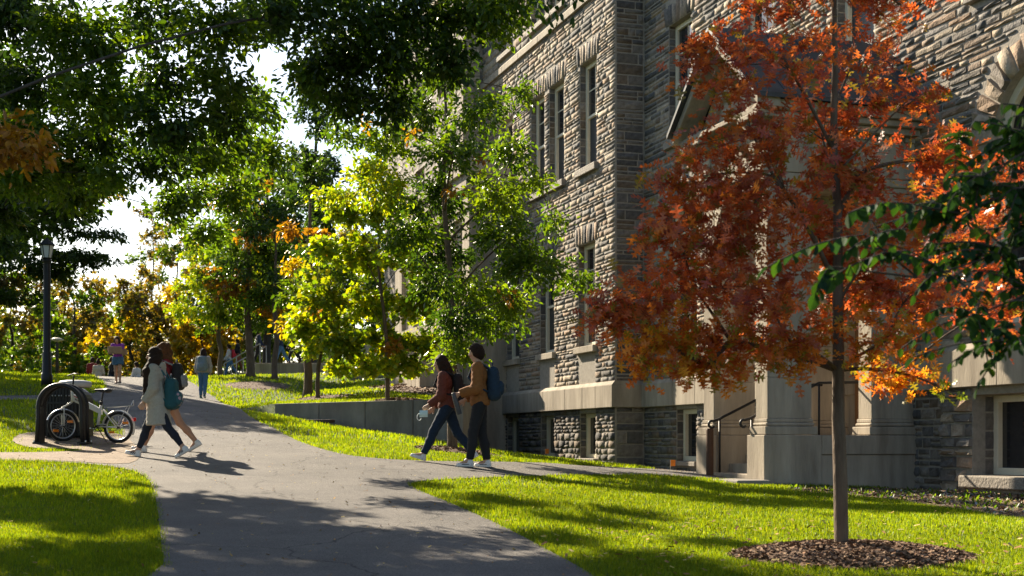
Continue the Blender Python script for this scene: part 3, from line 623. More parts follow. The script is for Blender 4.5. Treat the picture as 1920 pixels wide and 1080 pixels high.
for k in range(nn_):                                                     # moulded ring in the gable
    t, t2 = math.pi * k / nn_, math.pi * (k + 1) / nn_; f = lambda q, a, o: FG.p(mid + q * math.cos(a), 6.5 + q * math.sin(a), o)
    mb.add([f(.5, t, .0), f(.5, t2, .0), f(.62, t2, .0), f(.62, t, .0), f(.62, t, -.058), f(.62, t2, -.058), f(.5, t2, -.058), f(.5, t, -.058)], [[0, 1, 2, 3], [3, 2, 5, 4], [0, 7, 6, 1]])
mb.build('gable_ring', M['lime'], PT)
for sg in (0, 1):
    e0 = -.32 if sg == 0 else Pw + .32; mb = MB(); zE = 6.44
    v = []
    for off in (-.1, .28):
        v += [FG.p(e0, zE, off), FG.p(e0, zE + .16, off), FG.p(mid, zap + .16, off), FG.p(mid, zap - .04, off)]
    mb.add(v, [[0, 1, 2, 3], [4, 7, 6, 5], [0, 4, 5, 1], [1, 5, 6, 2], [2, 6, 7, 3], [3, 7, 4, 0]]); mb.build('raking_cornice', M['lime'], PT, bevel=.015)
    mb = MB(); v = []
    for off in (.36, -Pd - .3): v += [FG.p(e0 + (-.06 if sg == 0 else .06), zE + .12, off), FG.p(mid, zap + .19, off), FG.p(mid, zap + .26, off), FG.p(e0 + (-.06 if sg == 0 else .06), zE + .19, off)]
    mb.add(v, [[0, 1, 2, 3], [4, 7, 6, 5], [0, 4, 5, 1], [1, 5, 6, 2], [2, 6, 7, 3], [3, 7, 4, 0]]); mb.build('roof', M['slate'], PT)
    if sg == 0:
        for k in range(7):
            o_ = .3 - k * .47; MB().tube([FG.p(e0 - .05, zE + .2, o_), FG.p(mid, zap + .27, o_)], .014, 5).build('roof_seam', M['slate'], PT)
mb = MB(); mb.add([FG.p(.1, 5.6, -.3), FG.p(Pw - .1, 5.6, -.3), FG.p(Pw - .1, 5.6, -Pd), FG.p(.1, 5.6, -Pd)], [[0, 1, 2, 3]]); mb.build('ceiling', M['lime'], PT)
# steps, floor, inner wall, door
for k in range(5):
    mb = MB(); fbox(mb, FG, .56, Pw - .56, .5, 1.0 + k * .15, -Pd, -.02 - k * .3); mb.build('step', M['lime'], PT, bevel=.012)
mb = MB(); fbox(mb, FB, 8.2, 10.44, .9, 5.6, -.1, .09); mb.build('inner_wall', M['lime'], PT)
mb = MB(); fbox(mb, FG, .8, Pw - .8, 1.55, 4.0, -Pd + .1, -Pd + .16); mb.build('door', M['wood'], PT, bevel=.02)
for e in (.62, Pw - .62):                                                # wrought handrails with scrolled ends
    def hp(o, z): return FG.p(e, z, -o)
    pts = [hp(-.02 + .055 * math.cos(a), 1.78 + .055 * math.sin(a)) for a in np.linspace(5.5, 1.2, 9)] + [hp(.1, 1.86), hp(1.3, 2.42), hp(2.0, 2.44)]
    mb = MB().tube(pts, .022, 8); mb.tube([hp(.12, .85), hp(.12, 1.87)], .018, 8); mb.tube([hp(1.3, 1.4), hp(1.3, 2.42)], .018, 8)
    mb.build('handrail', M['black'], PT, smooth=True)
mb = MB(); fbox(mb, FG, -.2, Pw + .1, .55, .93, .0, .55); mb.build('landing', M['conc'], PT, bevel=.02)
MB().lathe(FG.p(Pw - .75, .93, .12), [(.06, 0), (.06, .75), (.05, .78)], 10).build('bollard', plain('rusty_post', (.07, .035, .02)), PT)
# individual stones (those that show largest) and the joined remainder
STONES.sort(key=lambda t: -t[0])
for k, (a, v_, f_, c) in enumerate(STONES[:300]):
    base = v_[0]; me = bpy.data.meshes.new('stone'); me.from_pydata([tuple(p - base) for p in v_], [], f_); me.update()
    ca = me.color_attributes.new('col', 'FLOAT_COLOR', 'POINT'); ca.data.foreach_set('color', np.tile(np.array([*c, 1], np.float32), len(v_)))
    o = link('stone', me, M['stone'], BLD); o.location = base
V, pl, lp, C = [], [], [], []; nb = 0
for (a, v_, f_, c) in STONES[300:]:
    V += [tuple(p) for p in v_]; C += [c] * len(v_); 
    for q in f_: pl.append(len(q)); lp += [i + nb for i in q]
    nb += len(v_)
o = link('rubble_stones', fastmesh('rubble_stones', np.array(V), np.array(pl), np.array(lp), np.array(C)), M['stone'], BLD); o['kind'] = 'stuff'
print('stones', len(STONES), 'tris~', sum(len(s[2]) for s in STONES) * 2)
# ------------------------------------------------------------------ far pavilion and limestone porch
PAV = empty('far_pavilion', tuple(FA.p(LA, 1.5))); tag(PAV, 'far stone pavilion with steep roof behind the green trees', 'building')
STN = len(STONES)
def course_mat():
    m = bpy.data.materials.new('far_rubble'); m.use_nodes = True; t = m.node_tree; N = t.nodes; L = t.links; b = N['Principled BSDF']; b.inputs['Roughness'].default_value = .92
    tc = N.new('ShaderNodeTexCoord'); mp = N.new('ShaderNodeMapping'); mp.inputs['Scale'].default_value = (1.6, 1.6, 5.5); vo = N.new('ShaderNodeTexVoronoi'); vo.inputs['Scale'].default_value = 1.2
    L.new(tc.outputs['Object'], mp.inputs[0]); L.new(mp.outputs[0], vo.inputs['Vector'])
    cr = N.new('ShaderNodeValToRGB'); cr.color_ramp.elements[0].color = (.12, .105, .09, 1); cr.color_ramp.elements[1].color = (.25, .21, .17, 1)
    L.new(vo.outputs['Color'], cr.inputs[0]); L.new(cr.outputs[0], b.inputs['Base Color']); bp = N.new('ShaderNodeBump'); bp.inputs['Strength'].default_value = .8; bp.inputs['Distance'].default_value = .05
    L.new(vo.outputs['Distance'], bp.inputs['Height']); L.new(bp.outputs[0], b.inputs['Normal']); return m
FARM = course_mat()
D_ = .6; FP = Fr(FA.p(LA, 0, D_), UA, NN); FQ = Fr(FA.p(LA, 0), NN, -UA)
pw = [dict(s0=s, s1=s + 1.2, z0=z, z1=z + 2.5) for s in (1.6, 4.6, 7.6) for z in (4.2, 8.1, 12.3)]; pq = []
backing(FP, 0, 10.5, 1, 15.6, pw, .25, 'wall', FARM, PAV); backing(FQ, 0, D_, 1, 15.6, pq, .25, 'wall', FARM, PAV)
for o in pw: window(FP, o, PAV)
for o in pq: window(FQ, o, PAV)
z = 1.2
while z < 15.4:
    h = rg.uniform(.25, .4); l = rg.choice((.3, .5)); mb = MB(); fbox(mb, FQ, D_ - l, D_ + .02, z, z + h - .015, -.2, .025); mb.build('quoin', M['lime'], PAV); z += h
mb = MB(); q = [FP.p(-.3, 15.6, .3), FP.p(10.8, 15.6, .3), FP.p(10.8, 15.6, -9), FP.p(-.3, 15.6, -9), FP.p(3.5, 20, -4), FP.p(7, 20, -4)]; mb.add(q, [[0, 1, 5, 4], [1, 2, 5], [2, 3, 4, 5], [3, 0, 4], [0, 3, 2, 1]]); mb.build('roof', M['slate'], PAV)
mb = MB(); fbox(mb, FP, -.2, 10.6, 15.3, 15.6, -.3, .2); fbox(mb, FQ, -.1, D_ + .15, 15.303, 15.597, -.3, .18); mb.build('cornice', M['lime'], PAV)
PC = empty('limestone_porch', tuple(P(880, 700, 41))); tag(PC, 'pale limestone porch wing glimpsed through the central green tree', 'porch')
o0 = FA.p(8.0, 0, 1.1); FX = Fr((o0.x, o0.y, 0), UA, NN); FY = Fr((o0.x, o0.y, 0), VV, -UA)
xo = [dict(s0=s, s1=s + .95, z0=5.2, z1=7.9) for s in (.7, 2.3, 3.9, 5.5, 7.1)]
backing(FX, 0, 9, 1, 9.0, xo, .3, 'wall', M['lime'], PC); backing(FY, 0, 4, 1, 9.0, [], .3, 'wall', M['lime'], PC)
for o in xo: window(FX, o, PC)
for (z0, z1, of) in ((8.6, 9.0, .12), (9.0, 9.28, .22), (4.5, 4.7, .1), (8.05, 8.2, .06)):
    mb = MB(); fbox(mb, FX, -of, 9, z0 + .001, z1 - .001, -.3, of); mb.build('cornice', M['lime'], PC, bevel=.02); mb = MB(); fbox(mb, FY, -of + .005, 4, z0 + .003, z1 - .003, -.3, of - .003); mb.build('cornice', M['lime'], PC)
mb = MB(); mb.add([FX.p(0, 9.27, .2), FX.p(9, 9.27, .2), FX.p(9, 9.27, -4), FX.p(0, 9.27, -4)], [[0, 1, 2, 3]]); mb.build('flat_roof', M['slate'], PC)
for k in range(5):                                                         # stepped cheek walls at the porch foot
    mb = MB(); fbox(mb, FX, .5 + k * .5, 1.0 + k * .5 - .004, 1.2, 4.2 - k * .35 if k else 4.2, .02, 1.3); mb.build('cheek_wall', M['lime'], PC, bevel=.015)
# terrace wall, stair and railing at the far end of the upper lawn
TR = empty('terrace', tuple(P(560, 702, 64))); tag(TR, 'brown stone terrace wall with stair at the end of the lawn', 'terrace')
a, b = P(478, 700, 64), P(660, 700, 64)
for k in range(4):
    x0, x1 = a.x + (b.x - a.x) * k / 4, a.x + (b.x - a.x) * (k + 1) / 4 - .01
    for j in range(2): MB().box(((x0 + x1) / 2 + (0 if j else .0), 64.3, 3.93 + j * .56 + .4), (x1 - x0, .5, .55)).build('wall_block', M['lime'], TR, bevel=.015)
MB().box(((a.x + b.x) / 2, 68, 4.95), (b.x - a.x + .1, 7, .55)).build('terrace_floor', M['conc'], TR)
for k in range(5): MB().box((a.x - .15 - k * .28, 65.6, 4.9 - k * .16), (.28, 1.8, .34)).build('step', M['conc'], TR)
for yy in (64.75, 66.4):
    p0, p1 = Vector((a.x + .1, yy, 6.15)), Vector((a.x - 1.6, yy, 5.2)); mb = MB().tube([p0, p1], .03, 6)
    for t in (0, .33, .66, 1): q = p0.lerp(p1, t); mb.tube([q, q - Vector((0, 0, .95))], .022, 6)
    mb.build('handrail', plain('steel', (.3, .3, .31), .4, metal=.6), TR)
MB().box((X(690, 58), 58.2, 4.6), (1.6, .5, 2.0)).build('pier', M['lime'], TR, bevel=.02)
MB().box((X(725, 57), 57.2, 4.4), (1.3, .4, 1.5)).build('pier', M['lime'], TR, bevel=.02)
# ------------------------------------------------------------------ trees
OVATE = ([(0, 0, 0), (.3, .24, .06), (.7, .19, .04), (1, 0, -.08), (.7, -.19, .04), (.3, -.24, .06)], [[0, 3, 2, 1], [0, 5, 4, 3]])
BROAD = ([(0, 0, 0), (.2, .24, .05), (.5, .33, .07), (.8, .22, .0), (1, 0, -.14), (.8, -.22, .0), (.5, -.33, .07), (.2, -.24, .05)], [[0, 4, 3, 2, 1], [0, 7, 6, 5, 4]])
NARROW = ([(0, 0, 0), (.35, .15, .03), (.7, .11, .02), (1, 0, -.06), (.7, -.11, .02), (.35, -.15, .03)], [[0, 3, 2, 1], [0, 5, 4, 3]])
_oh = [(0, .02), (.16, .05), (.22, .22), (.30, .24), (.34, .08), (.44, .07), (.50, .38), (.60, .36), (.60, .09), (.70, .08), (.80, .26), (.86, .22), (.84, .07), (1.0, .0)]
OAKL = ([(x, y, .12 * abs(y)) for x, y in _oh] + [(x, -y, .12 * abs(y)) for x, y in _oh[:-1]], None)
n_ = len(_oh); OAKL = (OAKL[0], [list(range(n_)), [0 + n_] + [n_ - 1] + [n_ + i for i in range(n_ - 2, 0, -1)]])
_mh = [(0, 0), (.02, .28), (.2, .3), (.3, .52), (.45, .3), (.62, .34), (.68, .14), (1, 0)]
MAPL = ([(x, y, .10 * abs(y)) for x, y in _mh] + [(x, -y, .10 * abs(y)) for x, y in _mh[1:-1]], [list(range(8)), [0, 7] + [8 + i for i in range(5, -1, -1)]])
CLUMP = ([(0, 0, 0), (.35, .35, .1), (.9, .25, -.05), (.55, 0, .08), (1.0, -.3, 0), (.3, -.38, .08)], [[0, 3, 2, 1], [0, 5, 4, 3]])
TR_ = np.random.RandomState(23)
def clump_leaves(c, r, nt, nl, att, jit=.08, droop=.25, flat=.7, shell=.45):
    """twigs from near the limb end out through an ellipsoid, leaves along them"""
    u = TR_.randn(nt, 3); u /= np.linalg.norm(u, axis=1, keepdims=True); rad = (shell + (1 - shell) * TR_.rand(nt, 1) ** .6)
    end = np.array(c) + u * rad * np.array(r); st = np.array(c) + (np.array(att) - np.array(c)) * TR_.rand(nt, 1) * .35 + TR_.randn(nt, 3) * np.array(r) * .12
    mid = (st + end) / 2 + np.c_[np.zeros((nt, 2)), np.full(nt, .15) * np.array(r)[2]]
    k = TR_.randint(0, nt, nl); t = (.2 + .8 * TR_.rand(nl, 1) ** .7)
    p = st[k] * (1 - t) ** 2 + mid[k] * 2 * t * (1 - t) + end[k] * t * t
    tan = (mid[k] - st[k]) * (1 - t) + (end[k] - mid[k]) * t; tan /= np.linalg.norm(tan, axis=1, keepdims=True) + 1e-9
    p = p + TR_.randn(nl, 3) * jit
    d = tan * .8 + TR_.randn(nl, 3) * .55; d[:, 2] -= droop
    nr = TR_.randn(nl, 3) * flat; nr[:, 2] += 1.0
    return p, d, nr, [(st[i], mid[i], end[i]) for i in range(nt)]
def pick(pal, n, jit=.3):
    pal = np.array([p[:3] for p in pal]); return pal[TR_.randint(0, len(pal), n)] * (1 - jit / 2 + jit * TR_.rand(n, 1))
def tree(name, label, base, top, rad, clumps, leaf, size, pal, cat='tree', group=None, bark='bark', lmat='leaf', jit=.08, droop=.25, flat=.7, shell=.45, wob=.12, twig_draw=6, singles=0, cmin=.25, twr=.011):
    """clumps: (centre, radii, twigs, leaves[, palette])"""
    base = Vector(base); top = Vector(top); T = empty(name, base); tag(T, label, cat, group)
    n = 9; rr = random.Random(hash(label) % 9999 if False else len(label) * 31 + int(abs(base.x) * 100))
    tr = [base.lerp(top, i / n) + Vector((rr.uniform(-wob, wob), rr.uniform(-wob, wob), 0)) * (0 if i < 2 else 1) for i in range(n + 1)]
    tr[0] = base - Vector((0, 0, .15)); L = (top - base).length
    tb = MB(); prof = [rad * (1.35 if i == 0 else 1.0) * (1 - .85 * i / n) + .006 for i in range(n + 1)]
    pts = [tr[0]] + [base.lerp(tr[1], .25)] + tr[1:]; tb.tube(pts, [prof[0] * 1.1, rad * 1.02] + prof[1:], 10)
    Ps, Ds, Ns, Ss, Cs = [], [], [], [], []
    nodes = []                                        # limbs fork: each clump hangs on the trunk or on a clump nearer to it
    for cl in clumps:
        c = Vector(cl[0]); hd = ((c - base).xy).length; za = min(max(c.z - .75 * hd - .2, base.z + cmin * L), top.z - .05 * L); f = (za - base.z) / L; i = min(int(f * n), n - 1)
        att = tr[i].lerp(tr[i + 1], f * n - i); nodes.append([c, att, (c - att).length, f, cl, None, 1.0, 0.0])
    nodes.sort(key=lambda q: q[2])
    for i, q in enumerate(nodes):
        best, q[7] = q[2], q[2]
        for j in range(i):
            w = nodes[j]; d = (w[0] - q[0]).length; tot = d + .45 * w[7]
            if tot < best and d < q[2] * .8: best = tot; q[5] = j; q[7] = d + w[7]
    for q in reversed(nodes):
        if q[5] is not None: nodes[q[5]][6] += q[6]
    for q in nodes:
        c, att, f, cl = q[0], q[1], q[3], q[4]
        if q[5] is not None: att = nodes[q[5]][0]
        r0 = twr * q[6] ** .5; lr = min(rad * .7, r0); md = att.lerp(c, .5) + Vector((rr.uniform(-.06, .06), rr.uniform(-.06, .06), .08)) * (c - att).length
        bz = bez(att, md, c, 6); tb.tube(bz, [lr * (1 - .35 * v / 6) for v in range(7)], 6)
        p, d, nr, tw = clump_leaves(c, cl[1], cl[2], cl[3], bz[4], jit, droop, flat, shell)
        for (a, b, e) in tw[:twig_draw]: tb.tube([Vector(v) for v in (bz[5], (Vector(a) + Vector(b)) / 2, Vector(e))], [twr * .5, twr * .35, .002], 4, cap=False)
        m = len(p); Ps.append(p); Ds.append(d); Ns.append(nr); Ss.append(size * (.65 + .6 * TR_.rand(m))); Cs.append(pick(cl[4] if len(cl) > 4 else pal, m) * (.85 + .3 * TR_.rand()))
    tb.build('trunk', M[bark], T, smooth=True)
    Ps, Ds, Ns, Ss, Cs = map(np.concatenate, (Ps, Ds, Ns, Ss, Cs))
    if singles:                                       # the leaves that show largest become objects of their own
        od = np.argsort(Ps[:, 1] + 1e3 * ((Ps[:, 2] - EYE) / Ps[:, 1] * F > HY - 10)); s_i = od[:singles]; keep = np.ones(len(Ps), bool); keep[s_i] = False
        pc = [bpy.data.meshes.new('leaf') for _ in range(10)]
        for q, me in enumerate(pc):
            me.from_pydata(leaf[0], [], leaf[1]); me.update(); ca = me.color_attributes.new('col', 'FLOAT_COLOR', 'POINT'); cc = Cs[s_i[q * 7]]
            ca.data.foreach_set('color', np.tile(np.array([*cc, 1], np.float32), len(leaf[0]))); me.materials.append(M[lmat])
        for q, i in enumerate(s_i):
            x = Vector(Ds[i]).normalized(); y = Vector(Ns[i]).cross(x).normalized(); z = x.cross(y); s = float(Ss[i])
            o = bpy.data.objects.new('leaf', pc[q % 10]); col.objects.link(o); setp(o, T)
            o.matrix_basis = Matrix.Translation(Vector(Ps[i])) @ Matrix((x, y, z)).transposed().to_4x4() @ Matrix.Scale(s, 4)
        Ps, Ds, Ns, Ss, Cs = Ps[keep], Ds[keep], Ns[keep], Ss[keep], Cs[keep]
    V, pl, lp, C = cards(Ps, Ds, Ns, Ss, Cs, *leaf)
    o = link('crown', fastmesh('crown', V, pl, lp, C), M[lmat], T); o['kind'] = 'stuff'
    return T
def oval(base, z0, z1, rx, n, cr, nt, nl, pal=None, pw=.5, ry=None, peak=.4, rnd=None, zs=.75):
    """clumps filling an egg-shaped crown"""
    rr = random.Random(int(abs(base[0]) * 977 + abs(base[1]) * 131 + n)); out = []
    for i in range(n):
        f = (i + .5) / n; z = z0 + (z1 - z0) * f; e = math.sin(math.pi * min(1, max(.03, f)) ** (math.log(.5) / math.log(peak))) ** pw
        a = i * 2.39996 + rr.uniform(-.4, .4); q = rr.uniform(.35, .95) * e; k = (.7 + .5 * rr.random()) * (.55 + .45 * e)
        c = (base[0] + math.cos(a) * q * rx, base[1] + math.sin(a) * q * (ry or rx), z + rr.uniform(-.3, .3) * cr)
        cl = [c, (cr * k, cr * k, cr * k * zs), nt, int(nl * k * k)]
        if pal: cl.append(pal(c, rr))
        out.append(tuple(cl))
    return out
GRN = [(.060, .120, .010), (.085, .145, .012), (.045, .092, .010), (.115, .170, .014), (.070, .125, .012)]
DGR = [(.028, .062, .012), (.040, .080, .013), (.020, .048, .012), (.055, .095, .014)]
BGR = [(.022, .050, .022), (.030, .062, .026), (.018, .042, .020), (.040, .070, .022)]
LGR = [(.12, .19, .012), (.15, .21, .014), (.09, .155, .012)]
YGR = [(.20, .27, .012), (.15, .235, .014), (.26, .30, .014), (.11, .19, .014), (.29, .28, .012)]
YEL = [(.38, .27, .015), (.33, .26, .018), (.42, .25, .015), (.25, .22, .02)]
ORG = [(.30, .15, .016), (.26, .11, .014), (.33, .18, .018), (.20, .10, .016)]
BRN = [(.13, .10, .04), (.16, .11, .035), (.09, .095, .03), (.19, .12, .03), (.11, .115, .03)]
RED = [(.33, .075, .028), (.38, .10, .028), (.26, .052, .026), (.42, .15, .028), (.23, .07, .03), (.34, .09, .042), (.17, .15, .024), (.44, .14, .04)]
REDY = [(.46, .19, .02), (.40, .13, .018), (.46, .25, .02), (.22, .22, .02), (.36, .10, .02)]
def px(x, y, Z, r=None):
    return P(x, y, Z)
# red oak in the foreground
k = OAK.y / F; cl = []
for (x, y, dz, rx, rz, nl, pal) in [(1570, -60, 0, 130, 90, 520, RED), (1450, -10, -.2, 120, 70, 420, RED), (1690, 10, .1, 90, 70, 260, RED), (1340, 120, .1, 100, 70, 420, RED), (1470, 110, -.3, 120, 70, 400, RED),
        (1600, 120, .3, 120, 80, 330, RED), (1700, 190, 0, 90, 50, 260, RED), (1400, 230, -.4, 130, 70, 480, RED), (1540, 250, .3, 120, 80, 430, RED), (1320, 330, .1, 120, 70, 620, RED), (1450, 330, -.5, 140, 80, 650, RED), (1620, 320, .1, 130, 90, 560, RED),
        (1760, 300, .2, 110, 70, 430, RED), (1850, 330, .4, 110, 80, 340, RED), (1270, 430, .0, 100, 70, 560, RED), (1390, 430, -.5, 130, 80, 700, RED), (1530, 430, .4, 140, 90, 640, RED), (1680, 430, -.3, 130, 80, 560, RED), (1830, 450, .2, 130, 90, 500, RED),
        (1180, 570, -.1, 85, 60, 430, RED), (1300, 540, .3, 120, 70, 620, RED), (1420, 540, -.5, 130, 80, 680, RED), (1560, 540, .3, 140, 80, 600, RED), (1700, 560, .0, 120, 80, 520, RED), (1860, 580, .4, 110, 70, 380, RED), (1135, 600, .1, 50, 40, 150, RED),
        (1250, 650, -.2, 100, 60, 480, REDY), (1370, 640, .3, 120, 60, 560, RED), (1480, 640, -.5, 110, 60, 480, REDY), (1660, 640, -.2, 110, 70, 420, REDY), (1330, 690, -.1, 100, 35, 330, REDY), (1690, 700, .1, 80, 45, 300, REDY), (1200, 660, .1, 70, 60, 220, REDY), (1760, 725, .0, 30, 22, 26, YGR)]:
    c = P(x, y, OAK.y + dz); cl.append((c, (rx * k, rx * k * .8, rz * k), 30, int(nl * .60), pal))
tree('red_oak_tree', 'young oak with red autumn leaves standing in a round mulch bed', OAK, P(1560, -120, OAK.y), .054, cl, OAKL, .112, RED, bark='bark', lmat='leaf_red', jit=.05, droop=.15, wob=.02, twig_draw=5, singles=300, cmin=.30)
# green elm-like tree behind the walking couple
Z = ELM.y; k = Z / F; cl = []
for (x, y, dz, rx, rz, nl, pal) in [(830, 150, 0, 45, 50, 420, GRN), (790, 220, .4, 70, 55, 700, GRN), (900, 210, -.3, 70, 55, 600, GRN), (980, 175, .2, 35, 25, 160, GRN), (720, 270, .2, 85, 55, 900, GRN), (850, 290, -.5, 90, 60, 900, GRN), (960, 290, .3, 60, 60, 520, GRN),
        (640, 260, 0, 55, 28, 260, GRN), (710, 350, -.4, 80, 50, 850, GRN), (800, 380, .5, 90, 60, 1000, DGR), (930, 370, .0, 80, 55, 800, GRN), (630, 370, .3, 60, 28, 300, GRN), (1010, 345, .2, 40, 22, 160, GRN), (760, 440, -.5, 70, 45, 700, GRN), (820, 470, .5, 90, 60, 950, DGR), (950, 450, -.2, 100, 55, 1000, GRN),
        (1040, 420, .3, 40, 40, 160, GRN), (815, 535, -.6, 55, 40, 500, DGR), (880, 550, .3, 100, 50, 950, GRN), (1000, 510, -.4, 95, 50, 950, GRN), (1085, 525, .0, 40, 25, 190, GRN), (850, 605, -.3, 60, 40, 500, DGR), (920, 610, .5, 80, 40, 650, GRN), (850, 660, -.4, 70, 35, 500, GRN), (960, 570, .1, 60, 30, 380, GRN)]:
    cl.append((P(x, y, Z + dz * 1.6), (rx * k, rx * k, rz * k), 40, int(nl * 1.5), YGR if (x < 760 and TR_.rand() < .4) else (pal if TR_.rand() < .75 else LGR)))
for (x, y) in [(845, 365), (960, 560), (905, 300), (770, 250), (690, 230)]: cl.append((P(x, y, Z - 1), (.14, .14, .12), 6, 26, ORG))
tree('green_street_tree', 'leafy green tree with ascending limbs behind the couple with backpacks', ELM, P(835, 170, Z), .085, cl, OVATE, .095, GRN, jit=.06, droop=.45, wob=.07, twig_draw=4, cmin=.2)
# small yellow-green maple in front of the retaining wall
Z = MAP.y; k = Z / F; cl = []
for (x, y, dz, rx, rz, nl, pal) in [(690, 320, 0, 40, 30, 260, YGR), (650, 400, .3, 50, 40, 420, YGR), (720, 400, -.3, 55, 40, 420, YGR), (610, 470, 0, 40, 30, 280, YGR), (680, 480, .5, 70, 45, 700, YGR), (760, 490, -.3, 60, 40, 480, YGR), (610, 560, -.4, 60, 38, 520, YGR), (690, 570, .4, 70, 45, 750, YGR), (780, 570, .0, 60, 40, 520, YGR),
        (570, 620, 0, 42, 28, 330, YGR), (640, 640, -.4, 65, 38, 620, YGR), (730, 645, .3, 75, 40, 700, YGR), (800, 640, .1, 45, 35, 330, YGR), (690, 685, -.2, 55, 22, 330, YGR), (760, 690, .2, 50, 22, 280, YGR), (640, 690, .1, 40, 22, 200, YGR), (735, 650, -.3, 30, 16, 40, ORG), (585, 590, .2, 30, 20, 50, ORG)]:
    cl.append((P(x, y, Z + dz * 1.5), (rx * k, rx * k, rz * k), 32, int(nl * 1.8), pal))
tree('yellow_maple_tree', 'small maple with bright yellow-green leaves before the retaining wall', MAP, P(700, 330, Z), .055, cl, MAPL, .125, YGR, jit=.06, droop=.3, wob=.06, twig_draw=4, cmin=.25)
def ground_at(px_, py_, Z): p = P(px_, py_, Z); p.z = h1(p.x, p.y); return p
# trees of the upper lawn
B = T577; k = B.y / F
tree('lawn_tree', 'dark green tree with thick trunk just behind the retaining wall', B, P(588, 330, B.y), .125, [(P(x, y, B.y + dz), (rx * k, rx * k, rz * k), 26, nl, pal) for (x, y, dz, rx, rz, nl, pal) in
     [(585, 330, 0, 40, 40, 600, DGR), (620, 400, .8, 60, 50, 900, DGR), (545, 430, -.5, 24, 20, 170, ORG), (600, 490, 1, 70, 50, 900, DGR), (545, 500, -.8, 24, 18, 160, YEL), (640, 540, .5, 60, 50, 800, GRN), (560, 550, -.6, 45, 35, 600, GRN), (600, 600, .8, 70, 40, 900, DGR), (550, 610, -.4, 40, 28, 400, YEL), (620, 650, 0, 55, 25, 400, GRN)]], OVATE, .15, DGR, droop=.3, cmin=.25, group='trees on the upper lawn')
B = ground_at(596, 745, 36.6); k = B.y / F
tree('slender_tree', 'slender thin-trunked tree with orange-yellow leaves behind the retaining wall', B, P(590, 480, B.y), .06, [(P(x, y, B.y + dz), (rx * k, rx * k, rz * k), 18, nl, pal) for (x, y, dz, rx, rz, nl, pal) in
     [(600, 450, 0, 20, 20, 90, ORG), (590, 520, .3, 34, 30, 260, YGR), (570, 600, -.3, 38, 28, 320, YGR), (610, 600, .3, 40, 30, 400, YGR), (590, 650, 0, 50, 25, 300, YGR)]], MAPL, .16, ORG, droop=.3, cmin=.4, group='trees on the upper lawn')
B = T515
tree('lawn_tree', 'green tree rising from the mulch oval on the upper lawn', B, P(512, 400, 58), .13, oval(B, B.z + 3.0, B.z + 9.5, 2.0, 16, 1.1, 26, 520, None), OVATE, .19, DGR, droop=.3, cmin=.3, group='trees on the upper lawn')
def orange_left(c, rr): return ORG if rr.random() < .22 else (YGR if rr.random() < .15 else GRN)
B = ground_at(470, 705, 60)
tree('lawn_tree', 'broad green tree with forked trunk and a few orange sprays', B, P(465, 380, 60), .19, oval(B, B.z + 2.2, B.z + 8.9, 2.5, 26, 1.15, 28, 620, orange_left, peak=.42), OVATE, .19, GRN, droop=.3, cmin=.12, group='trees on the upper lawn')
B = ground_at(413, 704, 62)
tree('lawn_tree', 'rounded green tree with yellowing edge nearest the path crest', B, P(405, 500, 62), .12, oval(B, B.z + 2.2, B.z + 6.4, 2.0, 18, .95, 26, 520, lambda c, rr: YGR if c[0] < X(375, 62) or rr.random() < .15 else GRN), OVATE, .18, GRN, droop=.3, cmin=.25, group='trees on the upper lawn')
B = ground_at(585, 700, 70)
tree('tall_dark_tree', 'tall narrow blue-green tree rising behind the lawn trees', B, P(590, 190, 70), .25, oval(B, B.z + 2, B.z + 14.6, 2.0, 30, 1.25, 24, 560, None, pw=.6, peak=.3), OVATE, .24, BGR, bark='bark_d', droop=.4, cmin=.1, group='far trees')
B = ground_at(500, 700, 78)
tree('tall_dark_tree', 'second tall dark tree left of the blue-green one', B, P(500, 300, 78), .25, oval(B, B.z + 2, B.z + 13, 2.3, 24, 1.3, 24, 520, None, pw=.6, peak=.35), OVATE, .25, DGR, bark='bark_d', droop=.4, cmin=.1, group='far trees')
B = ground_at(372, 700, 72)
tree('low_yellow_tree', 'low glowing yellow tree beside the far stair', B, P(380, 600, 72), .08, oval(B, B.z + .8, B.z + 3.0, 2.5, 20, .8, 24, 420, None, ry=1.6), MAPL, .2, YEL, droop=.3, cmin=.1, group='far trees')
# autumn trees beyond the crest
far = [(20, 72, 6.5, 3.2, GRN, 'green bushy tree at the left edge beyond the crest'), (75, 78, 7.4, 2.8, BRN, 'brown autumn tree behind the lamp posts'), (140, 70, 6.0, 2.6, BRN, 'golden brown autumn tree right of the tall lamp post'),
       (195, 80, 6.0, 2.4, BRN, 'brown orange tree behind the two people with backs turned'), (245, 74, 5.4, 2.2, BRN, 'golden tree behind the purple-topped walker'), (285, 92, 12.0, 2.6, BRN, 'tall sparse brown-green tree standing against the sky'),
       (330, 82, 9.0, 2.4, BRN, 'brown tree behind the low yellow tree'), (-60, 85, 9.0, 4.0, GRN, 'green tree left of the frame beyond the crest'), (110, 100, 7.0, 5, BRN, 'wide brown tree line piece far left'), (240, 110, 7.0, 5, BRN, 'wide brown tree far behind the crest'), (420, 105, 12, 5, DGR, 'dark green tree far behind the yellow tree'), (0, 115, 9, 6, DGR, 'dark green tree far left'), (640, 110, 12, 5, DGR, 'dark green tree far behind the terrace'), (540, 100, 12, 4, DGR, 'dark tree far behind the terrace stair'), (470, 84, 6.5, 3.2, DGR, 'bushy dark tree behind the stair'), (575, 86, 7.5, 3.2, GRN, 'bushy green tree behind the terrace'), (660, 84, 8, 3.2, DGR, 'bushy dark tree right behind the terrace'), (400, 88, 7, 3, GRN, 'bushy green tree behind the low yellow tree')]
